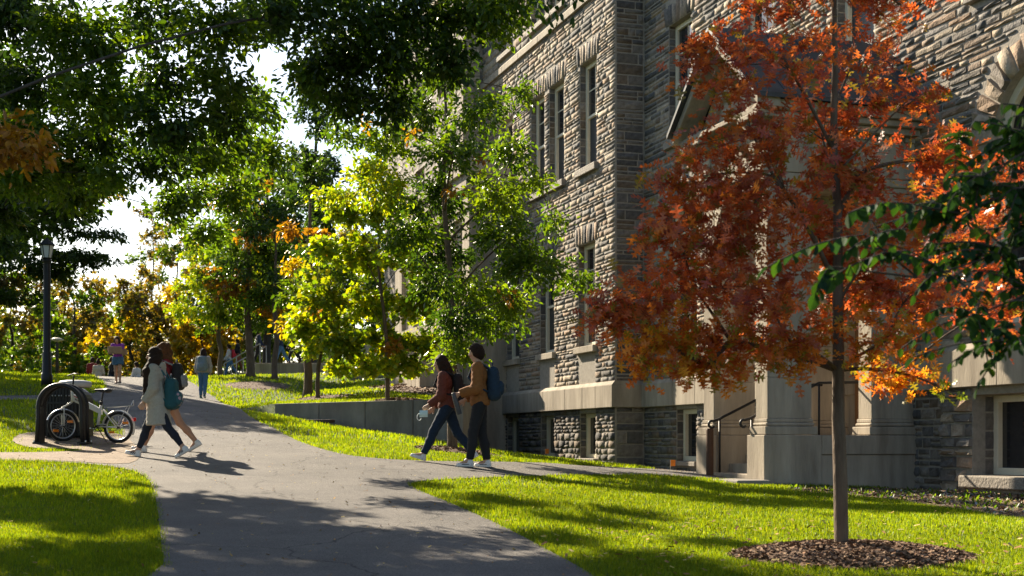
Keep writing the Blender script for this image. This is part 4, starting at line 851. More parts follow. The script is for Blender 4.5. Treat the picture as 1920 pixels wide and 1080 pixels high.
for (x, Z, hh, rx, pal, lab) in far:
    B = Vector((X(x, Z), Z, h1(X(x, Z), Z))); mix = lambda c, rr, pal=pal: rr.choice([pal, pal, pal, GRN, BRN, YGR if pal in (GRN, DGR) else YEL])
    tall = hh > 10
    tree('background_tree', lab, B, (B.x, B.y, B.z + hh * .9), .12, oval(B, B.z + (.4 if not tall else 1.0), B.z + hh, rx, 18 if Z < 95 else 24, 1.1 if Z < 95 else 1.7, 22, 330 if not tall or Z > 95 else 260, mix, pw=.45), CLUMP, .24 if Z < 95 else .4, pal, bark='bark_d', droop=.1, cmin=.1, group='trees beyond the crest')
# dark layered beech at the left edge
B = Vector((-17.0, 36.0, h1(-17, 36))); rr = random.Random(5); cl = []
for i in range(34):
    xx = rr.uniform(-120, 175); yy = rr.uniform(300, 570)
    if xx > 60 + (yy < 420) * 120 and rr.random() < .35: xx -= 90
    zz_ = 36 + rr.uniform(-3.0, 3.0)
    if 20 < xx < 165 and yy > 395: zz_ = 37.5 + rr.random()
    cl.append((P(xx, yy, zz_), (rr.uniform(.8, 1.6), 1.2, .22), 26, 900, DGR if rr.random() < .85 else BRN))
for i in range(14): a_ = i * 2.4; q_ = 4.5 * math.sqrt(rr.random()); cl.append(((-18.5 + q_ * math.cos(a_), 37 + q_ * math.sin(a_), rr.uniform(6, 11)), (1.6, 1.6, .5), 26, 900, DGR))  # out-of-view boughs added so the beech shades the far path
tree('beech_tree', 'dark beech with layered drooping boughs above the lamp post', B, (-17, 36, 12), .35, cl, OVATE, .13, DGR, bark='bark_d', jit=.06, droop=.5, flat=.35, twig_draw=8, cmin=.2)
B = Vector((-20.5, 47.0, h1(-20.5, 47))); tree('lawn_tree', 'large dark tree left of the frame beside the upper path', B, (-20.5, 47, B.z + 11), .3, oval(B, B.z + 3.0, B.z + 12.5, 4.6, 34, 1.8, 24, 520, None, pw=.5), CLUMP, .32, DGR, bark='bark_d', droop=.2, cmin=.2, group='trees on the upper lawn')  # added beyond the left edge to throw shade on the upper path
# the big ash whose boughs hang over the path
B = Vector((-9.6, 17.0, h1(-9.6, 17))); cl = []; rr = random.Random(8)
spec = []
for (x, y, Z, rx, rz, nl, pal) in [(40, 40, 17, 110, 80, 800, DGR), (150, 80, 16, 120, 80, 850, DGR), (280, 50, 18, 110, 70, 650, DGR), (400, 60, 16, 100, 60, 480, DGR), (490, 40, 17, 80, 60, 420, DGR), (60, 160, 18, 110, 70, 800, DGR), (180, 190, 16, 110, 60, 760, DGR), (300, 160, 17, 100, 60, 520, DGR), (410, 150, 16, 90, 55, 330, DGR),
     (60, 260, 17, 90, 50, 520, GRN), (190, 265, 18, 90, 45, 520, DGR), (320, 240, 16, 100, 55, 560, DGR), (430, 225, 17, 80, 50, 420, DGR), (380, 290, 18, 80, 45, 450, DGR), (300, 310, 17, 70, 40, 300, DGR), (450, 290, 20, 70, 55, 430, GRN), (210, 330, 17, 50, 35, 170, GRN), (350, 370, 20, 60, 45, 330, GRN), (430, 370, 21, 70, 55, 480, GRN), (380, 440, 22, 55, 35, 300, GRN), (320, 400, 20, 40, 35, 160, GRN), (490, 200, 19, 60, 50, 280, GRN), (510, 290, 21, 45, 45, 260, GRN),
     (40, 330, 17, 90, 60, 650, GRN), (130, 320, 18, 75, 45, 480, GRN), (150, 360, 19, 60, 36, 380, DGR), (0, 400, 18, 55, 40, 350, DGR)]:
    cl.append((P(x, y, Z), (rx * Z / F, rx * Z / F * 1.3, rz * Z / F), 38, int(nl * 2.3), pal if rr.random() < .6 else GRN))
for i in range(30): a_ = i * 2.4; q_ = .8 + 4.6 * math.sqrt(rr.random()); cl.append(((-9.4 + q_ * math.cos(a_), 17.5 + q_ * math.sin(a_), rr.uniform(5.4, 9.5)) if (-9.4 + q_ * math.cos(a_)) < -.40 * (17.5 + q_ * math.sin(a_)) else (-10.5 + 1.5 * math.cos(a_), 18.5 + 3 * math.sin(a_), rr.uniform(7.8, 10.5)), (1.2, 1.2, .7), 30, 900, DGR))  # clumps added round the trunk, out of view, to shade the near lawn
for i in range(16): cl.append((P(rr.uniform(-250, 600), rr.uniform(-330, -60), rr.uniform(14, 21)), (1.1, 1.3, .6), 30, 900, DGR))
for (x, y) in [(20, 255), (50, 275), (15, 300)]: cl.append((P(x, y, 13), (.3, .3, .14), 14, 160, ORG))
tree('ash_tree', 'big overhanging ash canopy filling the upper left against the sky', B, (-9.4, 17.2, 10.5), .34, cl, OVATE, .098, DGR, bark='bark_d', jit=.08, droop=.35, flat=.8, twig_draw=8, cmin=.25, shell=.3, twr=.0036)
for (x, y, hh, rx, z0, lab) in ((-11.8, 20.3, 10.5, 3.6, 4.4, 'leafy tree left of the frame shading the near lawn'), (-25, 58, 13, 5.0, 3.0, 'large dark tree far left beside the upper path')):  # both trees are added for the shade they cast on lawn and path
    B = Vector((x, y, h1(x, y))); tree('lawn_tree', lab, B, (x, y, B.z + hh * .85), .22, oval(B, B.z + z0, B.z + hh, rx, 28, 1.6, 24, 420, None, pw=.4), CLUMP, .3, DGR, bark='bark_d', droop=.2, cmin=.2, group='trees added left of the frame for shade')
# second overhanging canopy, top centre
B = Vector((-6.4, 11.0, h1(-6.4, 11))); cl = []
for (x, y, Z, rx, rz, nl) in [(560, 20, 14, 100, 60, 520), (660, 40, 14.5, 120, 70, 900), (780, 30, 15, 120, 70, 950), (900, 30, 15, 90, 60, 650), (960, 10, 15, 50, 45, 260), (620, 120, 15, 90, 55, 620), (720, 120, 15, 100, 55, 760), (840, 110, 15, 80, 45, 480), (650, 190, 15.5, 70, 45, 430), (730, 200, 15.5, 60, 50, 360), (580, 150, 15, 50, 45, 260)]:
    cl.append((P(x, y, Z), (rx * Z / F, rx * Z / F * 1.4, rz * Z / F), 36, int(nl * 2.1), DGR if rr.random() < .7 else GRN))
for i in range(12): cl.append((P(rr.uniform(450, 1050), rr.uniform(-420, -60), rr.uniform(12, 16)), (1.0, 1.2, .5), 30, 800, DGR))
tree('canopy_tree', 'dark leafy bough hanging into the top centre of the view', B, (-6.2, 11.4, 8.0), .26, cl, OVATE, .085, DGR, bark='bark_d', jit=.08, droop=.35, flat=.8, twig_draw=6, cmin=.35, shell=.3, twr=.0036)
# near branch at the right edge with pinnate leaves
B = Vector((4.3, 7.4, h1(4.3, 7.4))); T = empty('near_ash_tree', B); tag(T, 'out-of-focus dark green pinnate branch reaching in from the right edge', 'tree')
tb = MB(); tb.tube([B - Vector((0, 0, .1)), B + Vector((0, 0, 1.2)), B + Vector((.05, .1, 3.2)), B + Vector((.1, .1, 5.0))], [.10, .085, .07, .04], 10)
LV = []; Zb = 7.0
def spray(a, b, n=7, ls=.062):
    a, b = Vector(a), Vector(b); md = (a + b) / 2 + Vector((0, 0, .06)); q = bez(a, md, b, n); tb.tube(q, .004, 4, cap=False)
    for i, p in enumerate(q[1:]):
        d = (q[i + 1] - q[i]).normalized(); sd = d.cross(Vector((0, 0, 1))).normalized()
        for sg in ((-1, 1) if i < n - 1 else (0,)):
            dd = d * .5 + sd * sg + Vector((0, 0, -.9)) + Vector(TR_.randn(3)) * .35; LV.append((p, dd, Vector((0, 0, 1)) + Vector(TR_.randn(3)) * .35, ls * (.8 + .4 * TR_.rand())))
limbs = [((B + Vector((0, 0, 2.4))), P(1880, 480, Zb)), ((B + Vector((0, 0, 2.6))), P(1800, 400, Zb)), ((B + Vector((0, 0, 2.0))), P(1830, 590, Zb)), ((B + Vector((0, 0, 3.0))), P(1840, 330, Zb)), ((B + Vector((0, 0, 2.2))), P(1770, 510, Zb)), ((B + Vector((0, 0, 1.9))), P(1900, 640, Zb - .4)), ((B + Vector((0, 0, 2.8))), P(1910, 270, Zb + .3))]
for (a, b) in limbs:
    q = bez(a, (a + b) / 2 + Vector((0, 0, .25)), b, 6); tb.tube(q, [.022, .018, .015, .012, .009, .007, .005], 6, cap=False)
    for _ in range(28):
        t = rr.randint(3, 6); p = q[t]; e = p + Vector((rr.uniform(-.42, .18), rr.uniform(-.3, .3), rr.uniform(-.26, .16))); spray(p, e, 6)
for (a, b) in [((1720, 385), (1590, 400)), ((1620, 440), (1440, 500)), ((1790, 330), (1800, 245)), ((1560, 500), (1530, 550)), ((1700, 430), (1590, 470)), ((1700, 470), (1560, 520))]: spray(P(*a, Zb - .2), P(*b, Zb - .3), 8, .08)
for (a, b) in [((1800, 400), (1720, 385)), ((1720, 520), (1620, 440)), ((1840, 330), (1790, 330)), ((1720, 520), (1560, 500))]: tb.tube([P(*a, Zb), P(*b, Zb - .2)], [.006, .004], 5, cap=False)
tb.build('trunk', M['bark_d'], T, smooth=True)
order = sorted(range(len(LV)), key=lambda i: (LV[i][0].x / LV[i][0].y)); pc = []
for q in range(8):
    me = bpy.data.meshes.new('leaflet'); me.from_pydata(*[BROAD[0], [], BROAD[1]]); me.update(); ca = me.color_attributes.new('col', 'FLOAT_COLOR', 'POINT'); ca.data.foreach_set('color', np.tile(np.array([*pick(DGR + BGR, 1)[0], 1], np.float32), len(BROAD[0]))); me.materials.append(M['leaf_dull']); pc.append(me)
for n, i in enumerate(order[:300]):
    p, d, nr, s = LV[i]; x = d.normalized(); y = nr.cross(x).normalized(); z = x.cross(y); o = bpy.data.objects.new('leaflet', pc[n % 8]); col.objects.link(o); setp(o, T)
    o.matrix_basis = Matrix.Translation(p) @ Matrix((x, y, z)).transposed().to_4x4() @ Matrix.Scale(float(s), 4)
rest = [LV[i] for i in order[300:]]
V, pl, lp, C = cards(np.array([t[0] for t in rest]), np.array([t[1] for t in rest]), np.array([t[2] for t in rest]), np.array([t[3] for t in rest]), pick(DGR + BGR, len(rest)), *BROAD)
o = link('crown', fastmesh('crown', V, pl, lp, C), M['leaf_dull'], T); o['kind'] = 'stuff'

# ------------------------------------------------------------------ people: bodies and clothes from distance fields
def nets(D, org, vx):
    s = D < 0; A = s[:-1, :-1, :-1]; cnt = np.zeros(A.shape, np.int8); off = [(i, j, k) for i in (0, 1) for j in (0, 1) for k in (0, 1)]
    n0, n1, n2 = A.shape
    for (i, j, k) in off: cnt += s[i:i + n0, j:j + n1, k:k + n2]
    act = np.argwhere((cnt > 0) & (cnt < 8))
    if not len(act): return np.zeros((0, 3)), []
    pos = np.zeros((len(act), 3)); num = np.zeros(len(act))
    for (i, j, k) in off:
        for ax in range(3):
            o = [i, j, k]
            if o[ax]: continue
            o2 = list(o); o2[ax] = 1
            a = D[act[:, 0] + o[0], act[:, 1] + o[1], act[:, 2] + o[2]]; b = D[act[:, 0] + o2[0], act[:, 1] + o2[1], act[:, 2] + o2[2]]
            m = (a < 0) != (b < 0); t = np.where(m, a / np.where(m, a - b, 1), 0); q = np.tile(np.array(o, float), (len(act), 1)); q[:, ax] = t
            pos += q * m[:, None]; num += m
    V = org + (act + pos / num[:, None]) * vx
    idx = -np.ones(A.shape, np.int64); idx[act[:, 0], act[:, 1], act[:, 2]] = np.arange(len(act)); Fs = []
    for ax in range(3):
        u, v = (ax + 1) % 3, (ax + 2) % 3; sl0 = [slice(None)] * 3; sl1 = [slice(None)] * 3; sl0[ax] = slice(0, -1); sl1[ax] = slice(1, None)
        ch = s[tuple(sl0)] != s[tuple(sl1)]; e = np.argwhere(ch); e = e[(e[:, u] > 0) & (e[:, v] > 0) & (e[:, u] < A.shape[u]) & (e[:, v] < A.shape[v]) & (e[:, ax] < A.shape[ax])]
        if not len(e): continue
        du = np.zeros(3, int); du[u] = 1; dv = np.zeros(3, int); dv[v] = 1; g = lambda c: idx[c[:, 0], c[:, 1], c[:, 2]]
        q = np.stack([g(e - du - dv), g(e - dv), g(e), g(e - du)], -1); fl = s[e[:, 0], e[:, 1], e[:, 2]]
        q = np.where(fl[:, None], q, q[:, ::-1]); Fs.append(q[(q >= 0).all(1)])
    return V, np.concatenate(Fs)
class SDF:
    def __init__(s): s.p = []; s.c = []; s.sub = []
    def cap(s, a, b, ra, rb=None, k=.025, fl=0, an=None):
        """tapered capsule; fl=1 flat at b, 2 flat at both; an=(axis, factor) squashes across axis"""
        s.p.append((np.array(a, float), np.array(b, float), ra, ra if rb is None else rb, k, fl, an)); return s
    def ball(s, c, r, k=.025, an=None): return s.cap(c, np.array(c) + np.array((0, 0, 1e-4)), r, r, k, 0, an)
    def chain(s, pts, rad, k=.02):
        for i in range(len(pts) - 1): s.cap(pts[i], pts[i + 1], rad[i], rad[i + 1], k)
        return s
    def cut(s, p, n): s.c.append((np.array(p, float), np.array(n, float) / np.linalg.norm(n))); return s
    def minus(s, a, b, r): s.sub.append((np.array(a, float), np.array(b, float), r)); return s
    def mesh(s, name, m, parent, vx, xf, noise_=0):
        lo = np.min([np.minimum(p[0], p[1]) - max(p[2], p[3]) for p in s.p], 0) - 3 * vx; hi = np.max([np.maximum(p[0], p[1]) + max(p[2], p[3]) for p in s.p], 0) + 3 * vx
        n = np.ceil((hi - lo) / vx).astype(int) + 1; D = np.full(n, .3, np.float32); ax = [lo[i] + np.arange(n[i]) * vx for i in range(3)]
        for (a, b, ra, rb, k, fl, an) in s.p:
            mg = max(ra, rb) + .05 + k; l2 = np.maximum(((np.minimum(a, b) - mg - lo) / vx).astype(int), 0); h2 = np.minimum(((np.maximum(a, b) + mg - lo) / vx).astype(int) + 2, n)
            g = np.stack(np.meshgrid(*[ax[i][l2[i]:h2[i]] for i in range(3)], indexing='ij'), -1); ab = b - a; L2 = ab @ ab + 1e-12
            t = np.clip(((g - a) @ ab) / L2, 0, 1); r_ = g - a - t[..., None] * ab
            if an is not None: axn = np.array(an[0], float); r_ = r_ + (r_ @ axn)[..., None] * axn * (an[1] - 1)
            d = np.linalg.norm(r_, axis=-1) - (ra + (rb - ra) * t)
            if fl: d = np.maximum(d, ((g - b) @ ab) / math.sqrt(L2))
            if fl == 2: d = np.maximum(d, -((g - a) @ ab) / math.sqrt(L2))
            S = tuple(slice(l2[i], h2[i]) for i in range(3)); o = D[S]; h = np.clip(.5 + .5 * (d - o) / k, 0, 1); D[S] = d * (1 - h) + o * h - k * h * (1 - h)
        if s.c or s.sub or noise_:
            g = np.stack(np.meshgrid(*ax, indexing='ij'), -1)
            if noise_: D += noise_ * (np.sin(g[..., 2] * 47 + 3 * np.sin(g[..., 0] * 21)) * np.sin(g[..., 1] * 33 + g[..., 2] * 19) + .6 * np.sin(g[..., 2] * 90 + g[..., 0] * 40))
            for (p, nn) in s.c: D = np.maximum(D, (g - p) @ nn)
            for (a, b, r) in s.sub:
                ab = b - a; t = np.clip(((g - a) @ ab) / (ab @ ab + 1e-12), 0, 1); D = np.maximum(D, r - np.linalg.norm(g - a - t[..., None] * ab, axis=-1))
        V, Fq = nets(D, lo, vx)
        if not len(V): return None
        V = xf(V); me = fastmesh(name, V, np.full(len(Fq), 4), Fq.ravel()); return link(name, me, m, parent, smooth=True)
def rot(v, ax, deg):
    a = R(deg); c, s_ = math.cos(a), math.sin(a); x, y, z = v
    return np.array((x * c + z * s_, y, -x * s_ + z * c)) if ax == 'y' else (np.array((x * c - y * s_, x * s_ + y * c, z)) if ax == 'z' else np.array((x, y * c - z * s_, y * s_ + z * c)))
SKIN = plain('skin', (.42, .25, .17), .55, .06, 20, 0); SKIN_T = plain('skin_tan', (.36, .19, .115), .55, .06, 20, 0)
def person(name, label, at, head, Hh, legL, legR, armL, armR, outfit, lean=4, hd=(0, 0), vx=.011, sit=False, skin=None, group=None, fingers=True):
    """local frame: x forward, y left, z up. leg = (thigh forward, knee bend, foot pitch); arm = (forward, out, elbow, inward)"""
    skin = skin or SKIN; J = {}; hz = .52 * Hh; up = rot((0, 0, 1), 'y', lean); fem = outfit.get('fem', True)
    J['pel'] = np.array((0, 0, hz)); J['wai'] = J['pel'] + up * .10 * Hh; J['che'] = J['pel'] + up * .215 * Hh; J['nek'] = J['pel'] + up * .305 * Hh
    sw = (.098 if fem else .112) * Hh
    J['hc'] = J['nek'] + rot((.012, 0, .092 * Hh), 'y', lean * .5 + hd[1]); 
    for sd, sg, leg, arm in (('L', 1, legL, armL), ('R', -1, legR, armR)):
        h = J['pel'] + np.array((0, sg * .05 * Hh, -.01)); k = h + rot((0, 0, -.245 * Hh), 'y', -leg[0]); a = k + rot((0, 0, -.225 * Hh), 'y', -(leg[0] - leg[1]))
        fd = rot((1, 0, 0), 'y', -leg[2]); hl = a + rot((-.03, 0, -.045 * Hh + .02), 'y', -leg[2]); to = a + fd * .085 * Hh + rot((0, 0, -.045 * Hh + .015), 'y', -leg[2])
        J['hip' + sd], J['kne' + sd], J['ank' + sd], J['hee' + sd], J['toe' + sd] = h, k, a, hl, to
        s = J['nek'] + np.array((0, sg * sw, -.03 * Hh)); d = rot((0, 0, -1), 'y', -arm[0]); d = np.array((d[0], sg * math.sin(R(arm[1])), d[2])); d /= np.linalg.norm(d)
        e = s + d * .172 * Hh; d2 = rot((0, 0, -1), 'y', -(arm[0] + arm[2])); d2 = np.array((d2[0], -sg * math.sin(R(arm[3])), d2[2])); d2 /= np.linalg.norm(d2)
        J['sho' + sd], J['elb' + sd], J['wri' + sd] = s, e, e + d2 * .145 * Hh; J['hd' + sd] = d2; J['han' + sd] = J['wri' + sd] + d2 * .05 * Hh
    low = min(J['hee' + q][2] for q in 'LR'); low = min(low, min(J['toe' + q][2] for q in 'LR')) - .022
    if sit: low = J['pel'][2] - .11
    for q in J:
        if not q.startswith('hd'): J[q] = J[q] - np.array((0, 0, low))
    cs, sn = math.cos(R(head)), math.sin(R(head)); at = Vector(at)
    def xf(V): V = np.asarray(V, float); return np.stack([V[..., 0] * cs - V[..., 1] * sn + at.x, V[..., 0] * sn + V[..., 1] * cs + at.y, V[..., 2] + at.z], -1)
    T = empty(name, at); tag(T, label, 'person', group); fw = np.array((1., 0, 0)); lat = np.array((0, 1., 0))
    # body
    b = SDF(); S = Hh / 1.7
    b.cap(J['pel'] + lat * .045, J['pel'] - lat * .045, .098 * S, k=.05).cap(J['wai'] + lat * .03, J['wai'] - lat * .03, .086 * S, k=.06).cap(J['che'] + lat * .05, J['che'] - lat * .05, .098 * S, k=.06)
    b.cap(J['nek'] - up * .03, J['hc'] - np.array((.0, 0, .05)), .052 * S, .048 * S, k=.03)
    for sd in 'LR':
        b.cap(J['hip' + sd], J['kne' + sd], .082 * S, .055 * S, k=.04).cap(J['kne' + sd], (J['kne' + sd] * .6 + J['ank' + sd] * .4) - fw * .012, .052 * S, .052 * S, k=.03).cap((J['kne' + sd] * .6 + J['ank' + sd] * .4) - fw * .012, J['ank' + sd], .052 * S, .034 * S, k=.03)
        b.cap(J['ank' + sd], J['toe' + sd], .034 * S, .026 * S, k=.02).cap(J['ank' + sd], J['hee' + sd], .032 * S, .026 * S)
        b.cap(J['sho' + sd], J['elb' + sd], .048 * S, .038 * S, k=.04).cap(J['elb' + sd], J['wri' + sd], .037 * S, .025 * S, k=.02)
        d2 = J['hd' + sd]; w_ = J['wri' + sd]; sg = 1 if sd == 'L' else -1; nl = np.cross(d2, lat); nl = nl / np.linalg.norm(nl); yy = np.cross(nl, d2)
        b.cap(w_, w_ + d2 * .055, .024, .032, k=.015, an=(yy, 1.7))
        if fingers:
            for q, (o, l) in enumerate(((-.027, .062), (-.009, .074), (.009, .07), (.027, .054))):
                p0 = w_ + d2 * .07 + nl * o; c1 = p0 + d2 * l * .5 - yy * sg * .004; c2 = c1 + (d2 * .6 - yy * sg * .75) * l * .5; b.cap(p0 - d2 * .02, c1, .0095, .009, k=.006).cap(c1, c2, .009, .008, k=.006)
            t0 = w_ + d2 * .03 - nl * .028; b.cap(t0, t0 + d2 * .035 - nl * .028, .011, .010, k=.008).cap(t0 + d2 * .035 - nl * .028, t0 + d2 * .065 - nl * .03 - yy * sg * .012, .010, .009, k=.006)
    hc = J['hc']; hf = rot(rot((1, 0, 0), 'y', hd[1]), 'z', hd[0]); hu = rot((0, 0, 1), 'y', hd[1]); hs = np.cross(hu, hf)
    b.ball(hc + hu * .025, .088 * S, an=(hs, 1.18)).cap(hc + hf * .03 - hu * .02, hc + hf * .035 - hu * .085, .066 * S, .04 * S, k=.03, an=(hs, 1.1))
    b.cap(hc + hf * .088 + hu * .0, hc + hf * .108 - hu * .03, .010, .015, k=.012).ball(hc + hf * .085 - hu * .065, .014, k=.012)
    for sg in (1, -1): b.cap(hc + hs * sg * .076 - hu * .005, hc + hs * sg * .078 - hu * .035, .02, .014, k=.006, an=(hs, 2.2))
    b.mesh('body', skin, T, vx, xf)
    if vx < .015:
        for sg in (1, -1): SDF().ball(hc + hf * .082 + hs * sg * .031 + hu * .008, .0115).mesh('eye', plain('eye_dark', (.02, .015, .012), .3, bump=0), T, .005, xf); SDF().cap(hc + hf * .088 + hs * sg * .018 + hu * .027, hc + hf * .078 + hs * sg * .048 + hu * .026, .006).mesh('eyebrow', outfit['hair'][1], T, .005, xf)
        SDF().cap(hc + hf * .096 - hu * .052 + hs * .018, hc + hf * .096 - hu * .052 - hs * .018, .007).mesh('lips', plain('lips', (.33, .12, .10), .5, bump=0), T, .005, xf)
    # trousers
    kd, cm, *ex = outfit['legs']; g = SDF(); add = ex[0] if ex else .012
    g.cap(J['pel'] + lat * .045 + up * .03, J['pel'] - lat * .045 + up * .03, .102 * S + add, k=.04)
    for sd in 'LR':
        if kd == 'shorts': tt = .5; e = J['hip' + sd] * (1 - tt) + J['kne' + sd] * tt; g.cap(J['hip' + sd], e, .088 * S + add, .080 * S + add * 1.3, k=.03, fl=1)
        else:
            c_ = (J['kne' + sd] * .6 + J['ank' + sd] * .4) - fw * .012; en = J['ank' + sd] + (J['kne' + sd] - J['ank' + sd]) * (.06 if kd == 'long' else .12)
            g.cap(J['hip' + sd], J['kne' + sd], .084 * S + add, .056 * S + add, k=.03).cap(J['kne' + sd], c_, .055 * S + add, .053 * S + add, k=.02).cap(c_, en, .053 * S + add, (.040 * S if kd == 'long' else .034 * S) + add, k=.02, fl=1)
    g.cut(J['pel'] + up * .08 * S, up); g.mesh('shorts' if kd == 'shorts' else 'trousers', cm, T, vx, xf, .0018)
    # top
    kd, cm, hem, add = outfit['top']; g = SDF(); hemp = J['pel'] + up * hem * S
    g.cap(J['che'] + lat * .05, J['che'] - lat * .05, .10 * S + add, k=.06).cap(J['wai'] + lat * .035, J['wai'] - lat * .035, .092 * S + add, k=.07).cap(J['nek'] + lat * .06 - up * .05, J['nek'] - lat * .06 - up * .05, .07 * S + add * .6, k=.06)
    if hem < .08: g.cap(J['pel'] + lat * .045 + up * .02, J['pel'] - lat * .045 + up * .02, .104 * S + add * 1.15, k=.07)
    if hem < -.12:
        q = J['pel'] + up * (hem - .05) * S; g.cap(J['pel'] + lat * .05, q + lat * .055, .102 * S + add * 1.2, .125 * S + add * 1.6, k=.08).cap(J['pel'] - lat * .05, q - lat * .055, .102 * S + add * 1.2, .125 * S + add * 1.6, k=.08)
    for sd in 'LR':
        sl = outfit.get('sleeve', 1.0); g.cap(J['sho' + sd], J['elb' + sd], .052 * S + add, .043 * S + add * 1.1, k=.05, fl=0)
        if sl > .5: e = J['elb' + sd] + (J['wri' + sd] - J['elb' + sd]) * (.96 * sl); g.cap(J['elb' + sd], e, .042 * S + add * 1.1, .033 * S + add * .9, k=.03, fl=1)
    g.cut(hemp, -up); g.cut(J['nek'] + up * .045 - fw * .02, up + fw * .25); g.mesh(kd, cm, T, vx, xf, .003 if add > .015 else .0018)
    if outfit.get('hood'): SDF().cap(J['nek'] - fw * .07 + lat * .07 + up * .0, J['nek'] - fw * .07 - lat * .07, .05, k=.03).cap(J['nek'] + lat * .085 + up * .01, J['nek'] - fw * .07 + lat * .06, .035, .05).cap(J['nek'] - lat * .085 + up * .01, J['nek'] - fw * .07 - lat * .06, .035, .05).cap(J['nek'] - fw * .09, J['nek'] - fw * .10 - up * .12, .05, .04, k=.05).mesh('hood', cm, T, vx, xf, .002)
    if outfit.get('collar'): SDF().cap(J['nek'] - up * .01 - fw * .01, J['nek'] + up * .045 + fw * .0, .068 * S, .066 * S, fl=2).minus(J['nek'], J['nek'] + up * .12, .05 * S).mesh('collar', outfit['collar'], T, vx, xf)
    # shoes
    cm, sm = outfit['shoes']
    for sd in 'LR':
        f = J['toe' + sd] - J['hee' + sd]; f = f / np.linalg.norm(f); dn = np.cross(f, lat); dn = dn / np.linalg.norm(dn); dn = dn if dn[2] < 0 else -dn
        o = SDF().cap(J['hee' + sd] + f * .01, J['toe' + sd], .042 * S, .036 * S, k=.02, an=(dn, 1.15)).cap(J['ank' + sd] - (J['ank' + sd] - J['hee' + sd]) * .15, J['hee' + sd] * .5 + J['ank' + sd] * .5, .046 * S, .044 * S, k=.02).cut(J['hee' + sd] + dn * .012, dn).mesh('shoe', cm, T, vx, xf)
        so_ = SDF().cap(J['hee' + sd] + f * .005, J['toe' + sd] + f * .004, .045 * S, .041 * S, k=.01).cut(J['hee' + sd] + dn * .026, dn).cut(J['hee' + sd] + dn * .004, -dn).mesh('sole', sm, o or T, vx, xf)
        if outfit.get('stripe') and o:
            for q in ((.25, .40, .55) if outfit['stripe'] == 3 else (.3,)):
                for sg in (1, -1):
                    p = J['hee' + sd] + (J['toe' + sd] - J['hee' + sd]) * q; ln = .03 if outfit['stripe'] == 3 else .0
                    a_, b_ = (p + lat * sg * .033 * S - dn * .028, p + f * .02 + lat * sg * .038 * S + dn * .0) if outfit['stripe'] == 3 else (J['hee' + sd] + lat * sg * .038 * S - dn * .012, J['toe' + sd] - f * .05 + lat * sg * .036 * S - dn * .012)
                    SDF().cap(a_, b_, .007).mesh('shoe_stripe', plain('shoe_dark', (.03, .03, .035), bump=0), o, .006, xf)
    # hair
    st, hm = outfit['hair']; g = SDF(); 
    g.ball(hc + hu * .032 - hf * .008, .099 * S, an=(hs, 1.12)).ball(hc - hf * .03 - hu * .02, .085 * S, k=.04)
    if st == 'long':
        L_ = outfit.get('hairlen', .40); q1 = hc - hf * .06 - hu * .10; q2 = J['nek'] - fw * .075 - up * (L_ * .45); q3 = J['nek'] - fw * .06 - up * L_
        if outfit.get('hairside'): q2 = J['nek'] + lat * outfit['hairside'] * .165 + fw * .06 - up * (L_ * .22); q3 = J['nek'] + lat * outfit['hairside'] * .195 + fw * .115 - up * L_; q1 = hc - hf * .025 - hu * .10 + lat * .085 * outfit['hairside']
        g.cap(hc - hf * .02, q1, .085 * S, .08, k=.04).cap(q1, q2, .085, .08, k=.06).cap(q2, q3, .08, .04, k=.05)
        for sg in (1, -1): g.cap(hc + hs * sg * .07 + hf * .02, hc + hs * sg * .075 - hu * .16 - hf * .01, .03, .028, k=.03)
    if st == 'curly':
        for q in range(26):
            a_ = rr.uniform(0, 6.28); v_ = rr.uniform(-.16, .10); g.ball(hc - hf * (.035 + .05 * rr.random()) + hs * .085 * math.sin(a_) + hf * .05 * math.cos(a_) + hu * v_, rr.uniform(.035, .055), k=.025)
        g.cap(hc - hf * .05, hc - hf * .07 - hu * .2, .085, .07, k=.04)
    if st == 'short': g.ball(hc + hu * .075 + hf * .03, .062, k=.03).ball(hc + hu * .06 + hf * .075, .03, k=.03)
    if st == 'bun': g.ball(hc + hu * .12 - hf * .03, .045, k=.01)
    zf = hc + hf * .105 - hu * .02; g.minus(zf + hu * (.015 if st != 'short' else .005), zf - hu * .12, .072 * S)
    if st == 'short': g.cut(hc - hu * .075, -(hu - hf * .6))
    g.mesh('hair', hm, T, vx, xf, .004 if st in ('long', 'curly') else .003)
    J2 = {q: Vector(xf(v)) for q, v in J.items() if not q.startswith('hd')}; J2['xf'] = xf; J2['loc'] = J; J2['up'] = up; return J2
